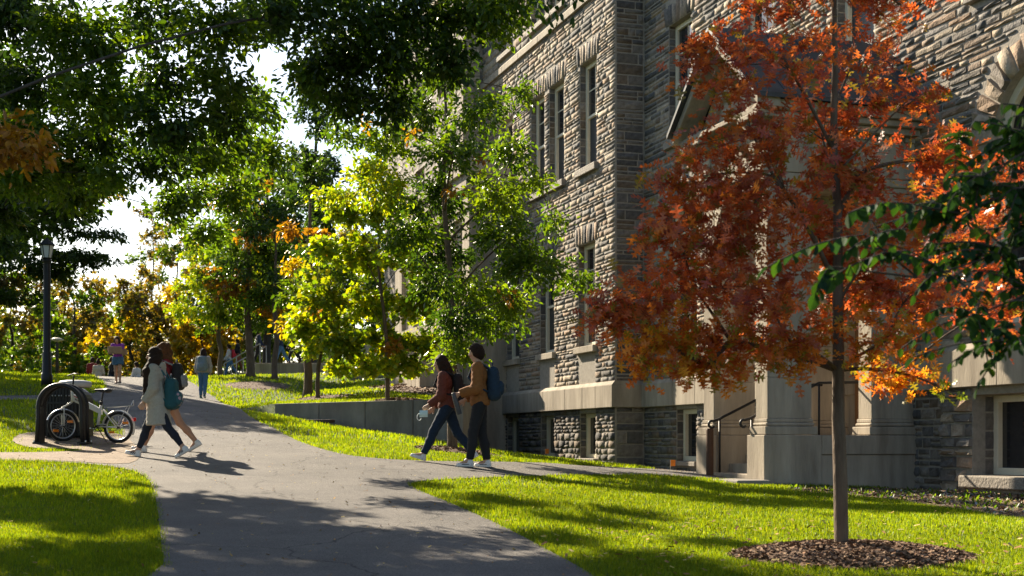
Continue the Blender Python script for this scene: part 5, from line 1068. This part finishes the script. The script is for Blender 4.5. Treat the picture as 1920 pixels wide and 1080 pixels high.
def backpack(name, label, J, m, m2, sx=1.0, drop=0.0, vx=.012, dep=.10, far=False):
    L = J['loc']; up = J['up']; fw = np.array((1., 0, 0)); lat = np.array((0, 1., 0)); fw = np.cross(lat, up); c = L['che'] - fw * (.155 + dep * .5) - up * (.04 + drop); xf = J['xf']
    T = empty(name, Vector(xf(c - up * .24))); tag(T, label, 'backpack')
    w_ = .105 * sx; hh = .17 * sx; g = SDF()
    for a in (1, -1): g.cap(c + lat * a * w_ * .6 + up * hh * .75, c + lat * a * w_ * .75 - up * hh, .075 * sx, .09 * sx, k=.09, an=(fw, 1.15 * .09 / dep))
    g.mesh('bag', m, T, vx, xf, .003)
    SDF().cap(c - fw * dep * .75 + lat * .05 * sx - up * .06, c - fw * dep * .75 - lat * .05 * sx - up * .06, .065 * sx, k=.03).cap(c - fw * dep * .75 + lat * .055 * sx - up * .14, c - fw * dep * .75 - lat * .055 * sx - up * .14, .06 * sx, k=.04).mesh('front_pocket', m2, T, vx, xf, .003)
    if not far: SDF().chain([c + up * hh * 1.28 + lat * .03, c + up * hh * 1.48, c + up * hh * 1.28 - lat * .03], [.009] * 3).mesh('grab_handle', m2, T, .008, xf)
    for sg in (1, -1):
        s = L['shoL' if sg == 1 else 'shoR']; inn = s - lat * sg * .055; r_ = .016
        pts = [c + up * hh * .9 + lat * sg * .07 + fw * .02, inn - fw * .065 + up * .045, inn + up * .075, inn + fw * .075 + up * .02, L['che'] + fw * .145 + lat * sg * .105 - up * .02, L['che'] + lat * sg * .165 - up * .15 + fw * .05, c + lat * sg * .12 - up * hh * .9 + fw * .05]
        SDF().chain(pts, [r_] * len(pts), k=.01).mesh('strap', m2, T, vx if far else .009, xf)
    return T
DEN = plain('denim', (.009, .020, .040), .9, .25, 25); DENL = plain('denim_light', (.06, .14, .25), .9, .25, 25); NAVY = plain('leggings', (.012, .015, .026), .8); BLK = plain('black_cloth', (.014, .014, .016), .85)
WHT = plain('white_leather', (.62, .60, .57), .6, .06); SOLE = plain('sole_white', (.66, .63, .57), .7, .05); COAT = plain('grey_fleece', (.34, .31, .26), .95, .12, 40, .3, 90); RUST = plain('rust_knit', (.12, .038, .026), .95, .15, 50, .4, 120)
TANJ = plain('tan_jacket', (.21, .082, .022), .9, .12, 30, .3, 60); MAR = plain('maroon', (.16, .014, .018), .9); PUR = plain('purple', (.20, .035, .30), .85); BRH = plain('dark_hair', (.026, .014, .009), .75, .4, 60, .6, 130, spec=.12); AUB = plain('auburn_hair', (.085, .034, .014), .75, .4, 50, .6, 120, spec=.15)
TEAL = plain('teal_bag', (.016, .072, .085), .85); BLUEB = plain('blue_bag', (.014, .030, .052), .85); GRYB = plain('grey_bag', (.16, .21, .24), .85); GRYC = plain('pale_grey_knit', (.33, .31, .28), .95, .1, 40, .3)
# floral pocket of the teal bag
fl = bpy.data.materials.new('floral_cloth'); fl.use_nodes = True; t_ = fl.node_tree; vo = t_.nodes.new('ShaderNodeTexVoronoi'); vo.inputs['Scale'].default_value = 14; tcn = t_.nodes.new('ShaderNodeTexCoord'); t_.links.new(tcn.outputs['Object'], vo.inputs['Vector']); crr = t_.nodes.new('ShaderNodeValToRGB'); crr.color_ramp.interpolation = 'CONSTANT'; crr.color_ramp.elements[0].color = (.35, .24, .28, 1); crr.color_ramp.elements[1].position = .38; crr.color_ramp.elements[1].color = (.02, .085, .10, 1); t_.links.new(vo.outputs['Distance'], crr.inputs[0]); t_.links.new(crr.outputs[0], t_.nodes['Principled BSDF'].inputs['Base Color']); t_.nodes['Principled BSDF'].inputs['Roughness'].default_value = .85
def at_px(x, y, Z): p = P(x, y, Z); p.z = h1(p.x, p.y) + .006; return p
# pair crossing to the left
J = person('person', 'walking person in long grey hooded coat and dark leggings, long dark hair', at_px(296, 853, 19.7), 178, 1.66, (-24, 14, -28), (27, 6, 14), (-4, 7, 40, 4), (12, 10, 25, 0), dict(legs=('leggings', NAVY, .006), top=('coat', COAT, -.36, .030), hood=True, shoes=(WHT, SOLE), stripe=3, hair=('long', BRH), hairlen=.42, hairside=1), lean=3, hd=(4, 4))
backpack('backpack', 'teal backpack with floral pockets on the grey coat walker', J, TEAL, fl, 1.0, .20, dep=.11)
J = person('person', 'walking person in maroon top with curly auburn hair and bare legs', at_px(312, 846, 20.7), 178, 1.72, (26, 5, 12), (-25, 16, -28), (-8, 6, 12, 0), (0, 6, 20, 0), dict(legs=('shorts', plain('brown_shorts', (.10, .07, .05)), .014), top=('jumper', MAR, .02, .02), hood=True, shoes=(WHT, SOLE), hair=('curly', AUB)), lean=5, skin=SKIN_T, hd=(6, 2))
backpack('backpack', 'dark backpack on the maroon-topped walker', J, BLK, plain('grey_trim', (.18, .18, .19)), .9, .02)
# couple in front of the building
J = person('person', 'walking person in rust knit jumper and blue jeans with long dark hair', at_px(838, 862, 20.3), 180, 1.66, (29, 5, 20), (-22, 16, -26), (4, 8, 48, 14), (-2, 8, 45, 14), dict(legs=('long', DEN, .014), top=('jumper', RUST, -.03, .024), shoes=(WHT, SOLE), hair=('long', BRH), hairlen=.26), lean=6, hd=(0, 6))
backpack('backpack', 'black backpack on the rust jumper walker', J, BLK, BLK, .92, .02)
hnd = J['hanL']; mk = MB(); 
for i in range(5):
    for j in range(5): mk.v.append((hnd.x - .075 + .03 * i, hnd.y - .035 - .03 * math.sin(math.pi * j / 4), hnd.z - .03 - .025 * j))
mk.f = [[i * 5 + j, i * 5 + j + 1, (i + 1) * 5 + j + 1, (i + 1) * 5 + j] for i in range(4) for j in range(4)]
T = empty('face_mask', hnd); tag(T, 'pale mint face mask dangling from the rust jumper walker\'s hand', 'face mask'); mk.build('cloth', plain('mask_cloth', (.52, .66, .64), bump=0), T, smooth=True)
MB().tube([(hnd.x - .08 + .032 * math.cos(a), hnd.y - .04, hnd.z - .13 + .05 * math.sin(a)) for a in np.linspace(0, 6.0, 14)], .005, 5, cap=False).build('ear_loop', plain('mask_loop', (.7, .7, .68), bump=0), T)
J = person('person', 'walking person in tan jacket and black trousers with short dark hair', at_px(900, 872, 19.7), 180, 1.80, (13, 6, 2), (-3, 8, 2), (2, 10, 72, 14), (-4, 10, 60, 12), dict(fem=False, legs=('long', BLK, .014), top=('jacket', TANJ, -.045, .032), collar=plain('fleece_collar', (.33, .26, .18), .95, .2, 60, .5), shoes=(WHT, SOLE), stripe=1, hair=('short', BRH)), lean=3, hd=(0, 2))
backpack('backpack', 'dark blue backpack on the tan jacket walker', J, BLUEB, BLUEB, 1.08, .06, dep=.11)
hnd = J['hanL']; MB().tube([hnd + Vector((-.01, -.01, .04)), hnd + Vector((.03, -.0, -.10)), hnd + Vector((.08, .02, -.27))], [.03, .038, .038], 12).build('bottle', plain('grey_bottle', (.06, .06, .065), .4, bump=0), smooth=True, bevel=.008); bo = bpy.data.objects['bottle']; tag(bo, 'grey bottle held by the tan jacket walker', 'bottle')
# purple top with box, walking towards the camera; jeans walker going away
J = person('person', 'person in purple top and denim shorts carrying a cardboard box', at_px(221, 720, 47), -88, 1.66, (12, 18, 0), (-6, 6, -4), (22, 6, 72, 20), (22, 6, 72, 20), dict(legs=('shorts', DENL, .03), top=('jumper', PUR, .03, .02), shoes=(BLK, SOLE), hair=('long', BRH), hairlen=.2), lean=6, hd=(0, 22), vx=.018, fingers=False)
c = (J['hanL'] + J['hanR']) / 2; T = empty('cardboard_box', c); tag(T, 'tan cardboard box carried by the person in purple', 'box'); MB().box((c.x + .06, c.y - .14, c.z + .04), (.46, .30, .24), .3).build('carton', plain('cardboard', (.34, .22, .13)), T, bevel=.006); MB().box((c.x + .36, c.y - .06, c.z - .02), (.16, .012, .20), .35).build('flap', plain('cardboard', (.34, .22, .13)), T)
J = person('person', 'person in grey knit and blue jeans walking away along the path', at_px(381, 748, 45), 92, 1.66, (6, 10, 0), (-10, 14, -10), (4, 14, 12, 0), (-4, 14, 12, 0), dict(legs=('long', DENL, .014), top=('jumper', GRYC, -.02, .03), shoes=(plain('teal_shoe', (.03, .12, .12)), SOLE), hair=('long', BRH), hairlen=.08), lean=2, vx=.018, fingers=False)
backpack('backpack', 'pale grey backpack on the jeans walker on the path', J, GRYB, GRYB, 1.1, .02, vx=.018, far=True)
# people beyond the crest
def farp(lab, x, Z, y, head, Hh, top, legs, hair, sit=False, pose=None, bag=None, hz=None):
    p = P(x, y, Z) if hz else at_px(x, y, Z); p.z = hz if hz else p.z
    lg = ((75, 110, 0), (75, 110, 0)) if sit else (pose or ((10, 8, 0), (-8, 12, -6)))
    J = person('person', lab, p, head, Hh, lg[0], lg[1], (12, 10, 30, 10), (8, 10, 30, 10), dict(legs=('long', legs, .014), top=('jumper', top, .0, .02), shoes=(BLK, SOLE), hair=(hair, BRH)), vx=.024, sit=sit, fingers=False, group='people beyond the path crest')
    if bag: backpack('backpack', bag[1], J, bag[0], bag[0], 1.0, 0, vx=.024, far=True)
    return J
def zc(y, Z): return P(0, y, Z).z
farp('person in maroon with back turned beyond the crest, left of two', 173, 60, 0, 95, 1.72, MAR, BLK, 'short', hz=zc(669, 60) - 1.72)
farp('person in cream top with crossed straps beyond the crest', 184, 59, 0, 95, 1.66, plain('cream_knit', (.42, .36, .28)), BLK, 'bun', hz=zc(673, 59) - 1.66)
farp('person in black jacket seated low behind the box carrier', 208, 56, 0, 20, 1.7, BLK, DEN, 'short', sit=True, hz=zc(668, 56) - .92)
farp('person in white shirt seated beyond the crest right of the box carrier', 258, 57, 0, 160, 1.66, plain('white_shirt', (.5, .49, .47)), BLK, 'short', sit=True, hz=zc(678, 57) - .9)
farp('person with brown hair just showing above the crest', 268, 62, 0, 100, 1.66, plain('brown_top', (.14, .08, .05)), BLK, 'bun', sit=True, hz=zc(698, 62) - .9)
farp('person in white shirt and jeans with red backpack near the stair', 431, 70, 706, 180, 1.72, plain('white_shirt', (.5, .49, .47)), DENL, 'short', pose=((18, 4, 6), (-20, 20, -20)), bag=(plain('red_bag', (.42, .02, .03)), 'red backpack on the white-shirted person near the stair'))
farp('person in black on the far stair behind the red backpack', 447, 71, 706, 180, 1.7, BLK, plain('rust_trousers', (.20, .07, .035)), 'short', hz=5.15)
farp('person in blue jeans striding on the terrace', 527, 66, 0, 180, 1.72, plain('navy_top', (.02, .03, .06)), DENL, 'short', hz=5.23, pose=((22, 4, 10), (-22, 16, -20)))
farp('person in black trousers striding on the terrace behind the jeans walker', 550, 66.5, 0, 180, 1.74, BLK, BLK, 'short', hz=5.23, pose=((22, 4, 10), (-24, 14, -20)))
farp('person in dark trousers on the terrace nearest the stair', 484, 66, 0, 0, 1.7, plain('navy_top', (.02, .03, .06)), BLK, 'short', hz=5.23)
# ------------------------------------------------------------------ bike, rack, bin, lamps, window-side bits
def wheel(c, ax_ang, parent, r=.255, spk=20, steer=0.0):
    """wheel in a vertical plane whose horizontal direction is ax_ang"""
    dx = Vector((math.cos(ax_ang), math.sin(ax_ang), 0)); up = Vector((0, 0, 1)); nrm = dx.cross(up)
    circ = lambda rr_, o=0: [c + dx * rr_ * math.cos(a) + up * rr_ * math.sin(a) + nrm * o for a in np.linspace(0, 2 * math.pi, 33)[:-1]]
    W = empty('wheel', c, parent)
    MB().tube(circ(r - .022), .024, 8, closed=True).build('tyre', M['tyre'], W, smooth=True); MB().tube(circ(r - .052), .012, 6, closed=True).build('rim', M['alu'], W, smooth=True)
    mb = MB()
    for k in range(spk): a = 2 * math.pi * k / spk; mb.tube([c + nrm * (.02 if k % 2 else -.02), c + dx * (r - .055) * math.cos(a) + up * (r - .055) * math.sin(a)], .0018, 4, cap=False)
    mb.build('spokes', M['alu'], W); MB().tube([c - nrm * .05, c + nrm * .05], .022, 10).build('hub', M['black'], W)
    for a in (2.6, 5.7): q = c + (dx * math.cos(a) + up * math.sin(a)) * (r * .55); MB().box(tuple(q), (.02, .09, .04), ax_ang + math.pi / 2).build('reflector', plain('amber', (.75, .22, .02), .3, bump=0), W)
    return W, circ
M['tyre'] = mat('tyre', (.015, .015, .015), .8, .1); M['alu'] = mat('alloy', (.5, .5, .5), .35, .05, metal=.8); M['bikew'] = mat('bike_paint', (.62, .60, .55), .3, .05, spec=.5)
bz_ = at_px(0, 0, 22.3).z; B0 = Vector((X(222, 22.2), 22.2, 0)); B0.z = h1(B0.x, B0.y) + .255; B1 = Vector((X(118, 22.35), 22.35, 0)); B1.z = h1(B1.x, B1.y) + .255
BK = empty('bicycle', B0 - Vector((0, 0, .255))); tag(BK, 'white folding bicycle with small wheels parked through the black hoop', 'bicycle')
dd = (B1 - B0); dd.z = 0; ang = math.atan2(dd.y, dd.x); dd.normalize(); up = Vector((0, 0, 1)); sdv = dd.cross(up)
Wr, cr_ = wheel(B0, ang, BK); Wf, cf_ = wheel(B1, ang + .85, BK)
q = lambda f, u, s=0: B0 + dd * f + up * u + sdv * s
bb = q(.36, .02); st = q(.30, .36); hd_ = q(.80, .50)
f_ = MB().tube([bb, st], .022, 10).tube([q(.0, .0, .06), bb + sdv * .03], .012, 8).tube([q(0, 0, -.06), bb - sdv * .03], .012, 8).tube([q(.0, .0, .06), q(.27, .30, .02)], .010, 8).tube([q(0, 0, -.06), q(.27, .30, -.02)], .010, 8)
f_.build('frame', M['bikew'], BK, smooth=True)
bm_ = MB(); a_, b_ = q(.28, .25), hd_
for p, hh in ((a_, .045), (b_, .06)):
    for s in (-.028, .028): bm_.v += [tuple(p + sdv * s + up * hh), tuple(p + sdv * s - up * hh)]
bm_.f = [[0, 1, 5, 4], [2, 6, 7, 3], [0, 4, 6, 2], [1, 3, 7, 5], [0, 2, 3, 1], [4, 5, 7, 6]]
mbm = bm_.build('main_beam', M['bikew'], BK, bevel=.012)
for k_, (t0, t1, u0, u1, mm) in enumerate([(.45, .92, .028, .042, plain('stripe_pink', (.6, .05, .10), bump=0))] + [(.50 + .05 * i, .535 + .05 * i, -.02, .008, plain('print_dark', (.12, .05, .06), bump=0)) for i in range(8)]):
    for sg in (1,):
        MB().add([tuple(a_.lerp(b_, t) + up * u + sdv * .0295 * sg) for (t, u) in ((t0, u0), (t1, u0), (t1, u1), (t0, u1))], [[0, 1, 2, 3]]).add([tuple(a_.lerp(b_, t) + up * u - sdv * .0295 * sg) for (t, u) in ((t0, u0), (t1, u0), (t1, u1), (t0, u1))], [[0, 1, 2, 3]]).build('print_mark', mm, mbm)
fa = B1 - (B1 - hd_).normalized() * 0; sdf = Vector((math.cos(ang + .85), math.sin(ang + .85), 0)).cross(up)
MB().tube([hd_ + up * .1, hd_ - up * .08], .022, 8).tube([hd_ - up * .08, B1 + up * .30], .016, 8).tube([B1 + up * .30 + sdf * .045, B1 + sdf * .05], .011, 8).tube([B1 + up * .30 - sdf * .045, B1 - sdf * .05], .011, 8).tube([B1 + up * .3 - sdf * .05, B1 + up * .3 + sdf * .05], .013, 8).build('fork', M['bikew'], BK, smooth=True)
MB().tube([hd_ + up * .1, hd_ + up * .36 - dd * .03], .015, 8).tube([hd_ + up * .36 - dd * .03 - sdf * .26, hd_ + up * .38 - dd * .03, hd_ + up * .36 - dd * .03 + sdf * .26], .011, 8).build('handlebar', M['black'], BK, smooth=True)
MB().tube([st, st + up * .22 - dd * .035], .015, 8).tube([st + up * .02, st + up * .07 - dd * .01], .024, 10).build('seat_post', M['black'], BK, smooth=True)
sp = st + up * .24 - dd * .03; sd_ = SDF(); idt = lambda V: V
ar = lambda v: np.array(tuple(v)); sd_.cap(ar(sp - dd * .10 + sdv * .035), ar(sp - dd * .10 - sdv * .035), .045, k=.03, an=((0, 0, 1), 1.5)).cap(ar(sp - dd * .08), ar(sp + dd * .12 + up * .01), .05, .022, k=.04, an=((0, 0, 1), 1.4)).mesh('saddle', M['black'], BK, .009, idt)
cs_ = [bb + dd * .085 * math.cos(a) + up * .085 * math.sin(a) + sdv * .04 for a in np.linspace(0, 2 * math.pi, 25)[:-1]]; ck = MB().tube(cs_, .007, 6, closed=True).tube([bb + sdv * .06, bb + sdv * .065 + dd * .14 - up * .03], .010, 6).tube([bb - sdv * .06, bb - sdv * .065 - dd * .14 + up * .03], .010, 6).tube([bb - sdv * .07, bb + sdv * .07], .018, 8).build('crank', M['black'], BK)
for (o_, s) in ((dd * .14 - up * .03, .10), (-dd * .14 + up * .03, -.10)): MB().box(tuple(bb + o_ + sdv * s), (.09, .07, .02), ang).build('pedal', M['alu'], ck)
MB().tube([bb + up * .08 + sdv * .04, q(.0, .04, .04)], .005, 4).tube([bb - up * .08 + sdv * .04, q(.0, -.04, .04)], .005, 4).build('chain', M['black'], BK)
for cc, an_, lo_a, hi_a in ((B0, ang, .2, 3.6), (B1, ang + .85, .35, 2.9)):
    dx = Vector((math.cos(an_), math.sin(an_), 0)); nr_ = dx.cross(up); mb = MB(); ns = 16
    for i in range(ns + 1):
        a = lo_a + (hi_a - lo_a) * i / ns
        for o_, r_ in ((-.03, .272), (-.015, .285), (.015, .285), (.03, .272)): mb.v.append(tuple(cc + dx * r_ * math.cos(a) + up * r_ * math.sin(a) + nr_ * o_))
    mb.f = [[i * 4 + j, i * 4 + j + 1, (i + 1) * 4 + j + 1, (i + 1) * 4 + j] for i in range(ns) for j in range(3)]; mb.build('mudguard', M['alu'] if cc is B1 else M['bikew'], BK, smooth=True)
rk = MB(); 
for s in (-.05, .05): rk.tube([q(.22, .33, s), q(-.02, .34, s), q(-.24, .36, s)], .006, 6).tube([q(-.18, .35, s), q(0, .02, s * 1.3)], .005, 6)
rk.tube([q(-.24, .36, -.05), q(-.26, .44, 0), q(-.24, .36, .05)], .006, 6).build('carrier', M['alu'], BK); MB().box(tuple(q(-.285, .13)), (.03, .05, .06), ang).build('tail_light', plain('red_lens', (.55, .01, .01), .25, bump=0), BK, bevel=.008)
MB().tube([bb - up * .02, q(.26, -.24, .12)], .008, 6).build('kickstand', M['black'], BK)
# hoop rack: two broad flat-bar arches joined by rails
cxr = (X(77, 21.9) + X(158, 21.9)) / 2; hw = (X(158, 21.9) - X(77, 21.9)) / 2; yr = 21.9; g0 = h1(cxr, yr); top_ = P(0, 722, yr).z
HR = empty('bike_rack', (cxr, yr, g0)); tag(HR, 'black arched hoop bike rack holding the white bicycle', 'bike rack')
for k_, yo in enumerate((-.13, .13)):
    rr2 = hw; zc_ = top_ - rr2; prof = [(cxr - hw + (-.03), g0 - .1), (cxr - hw, zc_ - .2)] + [(cxr - rr2 * math.cos(a), zc_ + rr2 * math.sin(a)) for a in np.linspace(0, math.pi, 15)] + [(cxr + hw, zc_ - .2), (cxr + hw + .02, g0 - .1)]
    MB().tube([(x, yr + yo, z) for x, z in prof], .036, 10).build('hoop', M['black'], HR, smooth=True)
mb = MB()
n2 = 16
for i in range(n2 + 1):
    a = math.pi * i / n2
    for yo in (-.13, .13): mb.v.append((cxr - (hw - .012) * math.cos(a), yr + yo, zc_ + (hw - .012) * math.sin(a)))
mb.f = [[2 * i, 2 * i + 1, 2 * i + 3, 2 * i + 2] for i in range(n2)]
o = mb.build('hoop_band', M['black'], HR, smooth=True); sol = o.modifiers.new('solid', 'SOLIDIFY'); sol.thickness = .02
for sx_ in (-1, 1):
    MB().box((cxr + sx_ * (hw - .004), yr, (zc_ + g0) / 2), (.022, .26, zc_ - g0)).build('side_plate', M['black'], HR)
    MB().box((cxr + sx_ * (hw + .01), yr, g0 + .02), (.14, .36, .03)).build('foot_plate', M['black'], HR, bevel=.005)
    for yo in (-.14, .14):
        MB().lathe((cxr + sx_ * (hw + .065), yr + yo, g0 + .033), [(.014, 0), (.014, .022), (.006, .03)], 8).build('bolt', M['alu'], HR)
# arched slatted litter bin with grey lid behind the rack
yb = 22.85; cb = (X(80, yb) + X(158, yb)) / 2; hb = (X(158, yb) - X(80, yb)) / 2; gb = h1(cb, yb); LB = empty('litter_bin', (cb, yb, gb)); tag(LB, 'black arched slatted litter bin with pale grey lid behind the bike rack', 'litter bin')
tb_ = P(0, 722, yb).z; zb = tb_ - hb * .8; pr = [(-hb, gb + .04), (-hb, zb)] + [(-hb * math.cos(a), zb + hb * .8 * math.sin(a)) for a in np.linspace(0, math.pi, 15)][1:-1] + [(hb, zb), (hb, gb + .04)]
v = [(cb + x, y, z) for y in (yb, yb + .5) for x, z in pr]; n3 = len(pr)
MB().add(v, [list(range(n3))[::-1], list(range(n3, 2 * n3))] + [[i, (i + 1) % n3, (i + 1) % n3 + n3, i + n3] for i in range(n3)]).build('liner', M['black'], LB)
for k_ in range(13):
    x = -hb + .03 + (2 * hb - .06) * k_ / 12; zt_ = zb + .8 * math.sqrt(max(hb * hb - x * x, 0)) - .03; MB().box((cb + x, yb - .012, (gb + .05 + zt_) / 2), (.030, .02, zt_ - gb - .05)).build('slat', M['black'], LB, bevel=.004)
for zz in (gb + .12, zb - .02): MB().box((cb, yb - .03, zz), (2 * hb, .014, .035)).build('band', M['black'], LB)
for x in (-.17, -.12, -.06, -.02, .06, .11): MB().lathe((cb + x, yb - .045, zb + .1), [(.006, -.012), (.012, 0), (.006, .012)], 8).build('rivet', M['alu'], LB)
lc = Vector((X(133, yb), yb + .22, tb_ - .03)); MB().lathe(lc, [(.24, 0), (.27, .02), (.275, .075), (.25, .10), (.15, .12), (.03, .125)], 28).build('lid', M['lid'], LB, smooth=True)
# tall lamp post with lantern
lp_ = P(88, 722, 34); lp_.z = h1(lp_.x, lp_.y); ztop = P(0, 450, 34).z; hL = ztop - lp_.z
LP = empty('street_lamp', lp_); tag(LP, 'tall black lamp post with glass lantern on the left lawn', 'street lamp')
MB().lathe(lp_, [(.14, -.05), (.14, .25), (.115, .3), (.105, .8), (.09, .84), (.085, hL - .62), (.075, hL - .56), (.11, hL - .53), (.11, hL - .50), (.06, hL - .46)], 16).build('post', M['black'], LP, smooth=True)
for k_ in range(6):
    a, a2 = math.pi / 3 * k_ + .2, math.pi / 3 * (k_ + 1) + .2; z0, z1 = lp_.z + hL - .45, lp_.z + hL - .14; r0, r1 = .105, .165
    v = [(lp_.x + r * math.cos(t), lp_.y + r * math.sin(t), z) for (r, t, z) in ((r0, a, z0), (r0, a2, z0), (r1, a2, z1), (r1, a, z1))]; MB().add(v, [[0, 1, 2, 3]]).build('lantern_pane', M['frost'], LP); MB().tube([v[0], v[3]], .010, 6).build('lantern_bar', M['black'], LP)
MB().lathe(lp_ + Vector((0, 0, hL - .47)), [(.12, 0), (.125, .025)], 6).build('lantern_base', M['black'], LP)
MB().lathe(lp_ + Vector((0, 0, hL - .145)), [(.20, 0), (.21, .02), (.13, .10), (.05, .16), (.02, .2)], 6).build('lantern_roof', M['black'], LP)
l2 = Vector((X(107, 56), 56.0, 0)); l2.z = h1(l2.x, l2.y); L2 = empty('garden_lamp', l2); tag(L2, 'short far lamp with flat mushroom shade beyond the lawn', 'street lamp'); h2 = P(0, 634, 56).z - l2.z
MB().lathe(l2, [(.07, -.1), (.06, h2 - .2), (.03, h2 - .15)], 10).build('post', plain('bronze_post', (.06, .05, .04)), L2, smooth=True); MB().lathe(l2 + Vector((0, 0, h2 - .16)), [(.05, 0), (.10, .03), (.27, .08), (.28, .1), (.15, .16), (.03, .18)], 18).build('lamp_shade', plain('cream_shade', (.5, .45, .35), .5, bump=0), L2, smooth=True)
# little orange markers at the basement windows
for (x, y, Z, lab) in ((1257, 868, 27.5, 'tiny orange marker flag by the basement window nearest the portico'), (1022, 846, 35.2, 'tiny orange marker flag by the far basement windows')):
    p = P(x, y, Z); T = empty('marker_flag', (p.x, p.y, p.z - .2)); tag(T, lab, 'flag', 'orange marker flags'); gz = min(h1(p.x, p.y) - .02, p.z - .05); MB().tube([(p.x, p.y, gz), (p.x, p.y, p.z + .06)], .004, 5).build('stake', M['alu'], T)
    MB().add([(p.x, p.y, p.z - .07), (p.x + .10, p.y - .01, p.z - .06), (p.x + .10, p.y - .012, p.z + .06), (p.x, p.y, p.z + .06), (p.x, p.y + .003, p.z - .07), (p.x + .10, p.y - .007, p.z - .06), (p.x + .10, p.y - .009, p.z + .06), (p.x, p.y + .003, p.z + .06)], [[0, 1, 2, 3], [4, 7, 6, 5], [0, 4, 5, 1], [3, 2, 6, 7], [1, 5, 6, 2]]).build('flag', plain('orange_flag', (.8, .22, .02), .6, bump=0), T)
# tufts at the foot of the building and along the bed
xy = np.c_[3.8 + 4.5 * rs.rand(900), 14.5 + 6 * rs.rand(900)]; xy = xy[inpoly(xy[:, 0], xy[:, 1], bed_poly)]; n = len(xy); a = rs.rand(n) * 6.283
V, pl, lp, C = cards(np.c_[xy, H(xy[:, 0], xy[:, 1])], np.c_[np.cos(a) * .6, np.sin(a) * .6, np.ones(n)], np.c_[rs.randn(n, 2), .4 * np.ones(n)], .03 + .05 * rs.rand(n), pick(GRN, n), *OVATE)
tag(link('bed_weeds', fastmesh('bed_weeds', V, pl, lp, C), M['leaf']), 'low green weeds in the planting bed by the stone wall', 'weeds', kind='stuff')
